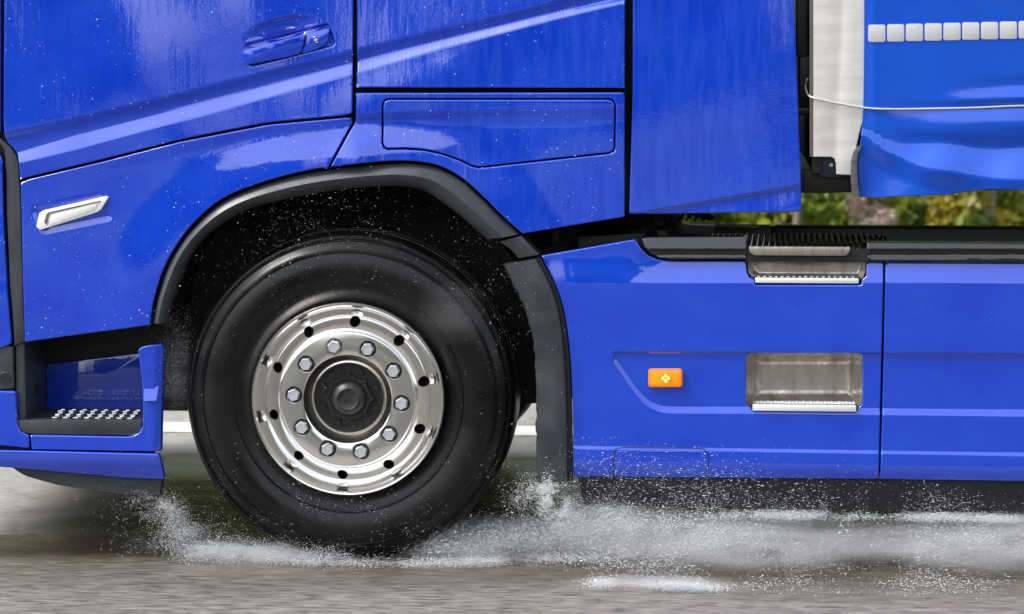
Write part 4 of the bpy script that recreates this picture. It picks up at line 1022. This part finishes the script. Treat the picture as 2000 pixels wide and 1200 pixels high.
def sprayset(name, parts, label, sizes, stretch, m=M_SPRAY):
    q = np.vstack(parts); r_ = rng.lognormal(-.14, .42, len(q)) * sizes; drops(name, q, r_.clip(sizes * .4, sizes * 4), m, stretch, label=label, category='water')
S_ = lambda n: int(n)
# 1. water thrown off the bumper corner, in front of the tyre
sprayset('water_spray', [clumpy(cloud(3500, [262, 300, 340], [985, 985, 1000], 17, 15, -.02, .12), 16), clumpy(cloud(16000, [305, 345, 420], [985, 1030, 1075], 20, 18, -.05, .2), 12, -.3, .3),
                         clumpy(cloud(52000, [345, 480, 660], [1066, 1086, 1099], 55, 15, -.08, .25), 7, -.7, .6), clumpy(cloud(3500, [210, 330, 450], [975, 1000, 1050], 45, 36, -.05, .3), 8)],
         'splash of fine droplets between the blue front bumper and the tyre', .00062, (1.7, 1, 1))
# 2. behind the tyre at the mudguard foot
sprayset('water_spray', [clumpy(cloud(20000, [1062, 1078, 1105], [948, 975, 1015], 13, 16, -.08, .15), 18), clumpy(cloud(42000, [1110, 1250, 1420], [1000, 1040, 1062], 52, 28, -.12, .25), 9, -.6, .5),
                         clumpy(cloud(4000, [1000, 1070], [965, 960], 28, 22, -.05, .2), 12)],
         'bright splash of droplets at the foot of the grey mudguard', .00064, (2.1, 1, 1))
# 3. long low sheet of spray under the skirts
sprayset('water_spray', [clumpy(cloud(90000, [1150, 1500, 2090], [1050, 1062, 1066], 60, 30, -.15, .35), 3, -1.0, .8), clumpy(cloud(40000, [1430, 1750, 2090], [1006, 1009, 1017], 40, 5, -.02, .12), 5, -.7, .6),
                         clumpy(cloud(6000, [1130, 1300, 1900], [955, 972, 988], 60, 24, -.10, .05), 5, -.6, .6), clumpy(cloud(1300, [1130, 1260, 1600], [900, 925, 945], 55, 28, -.16, -.05), 4, -.5, .6)],
         'long low curtain of spray streaming under the blue side skirts', .00058, (3.6, 1, .8))
# 4. splash in front
sprayset('water_spray', [clumpy(cloud(30000, [1165, 1230, 1400], [1138, 1145, 1152], 24, 6, -.42, -.25), 8, -.7, .6), clumpy(cloud(14000, [1180, 1400, 1900], [1100, 1135, 1150], 60, 20, -.45, -.2), 4, -.8, .7)],
         'low white splash on the road in the foreground below the skirt', .00058, (3.4, 1, .8))
# 5. white water behind the tyre
sprayset('water_spray', [clumpy(cloud(80000, [820, 930, 1090], [1086, 1062, 1045], 40, 21, .0, .4), 4, -1.0, .8), clumpy(cloud(40000, [540, 800, 1150], [1096, 1103, 1090], 45, 6, -.12, .25), 4, -.9, .7)],
         'white water churned up right behind the tyre contact', .00052, (3.2, 1, .8))
# 6. droplets flying in the wheel arch and over the tyre
sprayset('water_spray', [clumpy(cloud(800, [580, 620, 720], [440, 420, 440], 50, 36, -.10, .10), 9), clumpy(cloud(1100, [860, 950, 1000], [520, 540, 640], 55, 50, -.10, .1), 10), clumpy(cloud(6000, [340, 345, 350], [650, 720, 780], 20, 40, .0, .3), 7, -.6, .5),
                         clumpy(cloud(2500, [420, 700, 980], [930, 1030, 930], 90, 45, -.12, -.05), 8, -.3, .4), cloud(900, [400, 680, 960], [560, 560, 700], 130, 120, -.12, -.06), clumpy(cloud(900, [420, 640, 900], [520, 430, 480], 60, 40, -.1, .1), 6)],
         'scattered flying droplets in front of the black tyre and wheel arch', .00050, (1.7, 1, 1))
# fine mist: closed bodies of thin, uneven water dust
def mist(px, py, Y, sx, sy, sz, dens, label, f=3.0):
    m = bpy.data.materials.new('water_mist'); m.use_nodes = True; n = m.node_tree; n.nodes.remove(n.nodes['Principled BSDF'])
    N = lambda t: n.nodes.new(t); L = n.links.new
    v = N('ShaderNodeVolumePrincipled'); v.inputs['Color'].default_value = (.97, .98, 1, 1); v.inputs['Anisotropy'].default_value = .2
    tc = N('ShaderNodeTexCoord'); ln = N('ShaderNodeVectorMath'); ln.operation = 'LENGTH'; L(tc.outputs['Object'], ln.inputs[0])
    fo = N('ShaderNodeMapRange'); fo.interpolation_type = 'SMOOTHSTEP'; fo.inputs[1].default_value = 1; fo.inputs[2].default_value = .1; fo.inputs[3].default_value = 0; fo.inputs[4].default_value = 1
    L(ln.outputs['Value'], fo.inputs[0])
    mp = N('ShaderNodeMapping'); mp.inputs['Scale'].default_value = (f * sx / sz * .25, f * .7, f); mp.inputs['Location'].default_value = (px * .01, py * .01, 0); L(tc.outputs['Object'], mp.inputs['Vector'])
    nz = N('ShaderNodeTexNoise'); nz.inputs['Scale'].default_value = .8; nz.inputs['Detail'].default_value = 4; nz.inputs['Roughness'].default_value = .6; L(mp.outputs[0], nz.inputs['Vector'])
    nr = N('ShaderNodeMapRange'); nr.inputs[1].default_value = .30; nr.inputs[2].default_value = .74; L(nz.outputs[0], nr.inputs[0])
    mu = N('ShaderNodeMath'); mu.operation = 'MULTIPLY'; L(fo.outputs[0], mu.inputs[0]); L(nr.outputs[0], mu.inputs[1])
    m2 = N('ShaderNodeMath'); m2.operation = 'MULTIPLY'; m2.inputs[1].default_value = dens; L(mu.outputs[0], m2.inputs[0]); L(m2.outputs[0], v.inputs['Density'])
    L(v.outputs[0], n.nodes['Material Output'].inputs['Volume'])
    m.cycles.homogeneous_volume = False if hasattr(m.cycles, 'homogeneous_volume') else None
    bm = bmesh.new(); bmesh.ops.create_icosphere(bm, subdivisions=3, radius=1)
    c = P(px, py, Y)
    for v_ in bm.verts:
        if c[2] + v_.co.z * sz < .006: v_.co.z = (.006 - c[2]) / sz
    o = bm_obj('spray_mist', bm, m, None, 60, kind='stuff', label=label, category='mist'); o.location = c; o.scale = (sx, sy, sz)
mist(960, 1060, .22, .38, .30, .085, 27, 'white mist behind the tyre above the wet road')
mist(1420, 1052, .05, .70, .34, .105, 17, 'thin mist below the front half of the side skirts')
mist(1980, 1056, .06, .74, .34, .105, 17, 'thin mist below the rear side skirt')
mist(1280, 1140, -.33, .30, .08,   .030, 26, 'dense low mist in the foreground splash')
mist(480, 1090, .08, .30, .20, .038, 22, 'mist on the road in front of the tyre')
mist(1180, 1020, .05, .22, .2, .085, 16, 'mist rising from the splash at the mudguard foot')
mist(345, 730, .35, .07, .12, .17, 9, 'mist hanging in the wheel arch in front of the tyre', 2)
mist(880, 610, -.12, .13, .06, .12, 2.5, 'faint mist over the upper right of the tyre', 2)
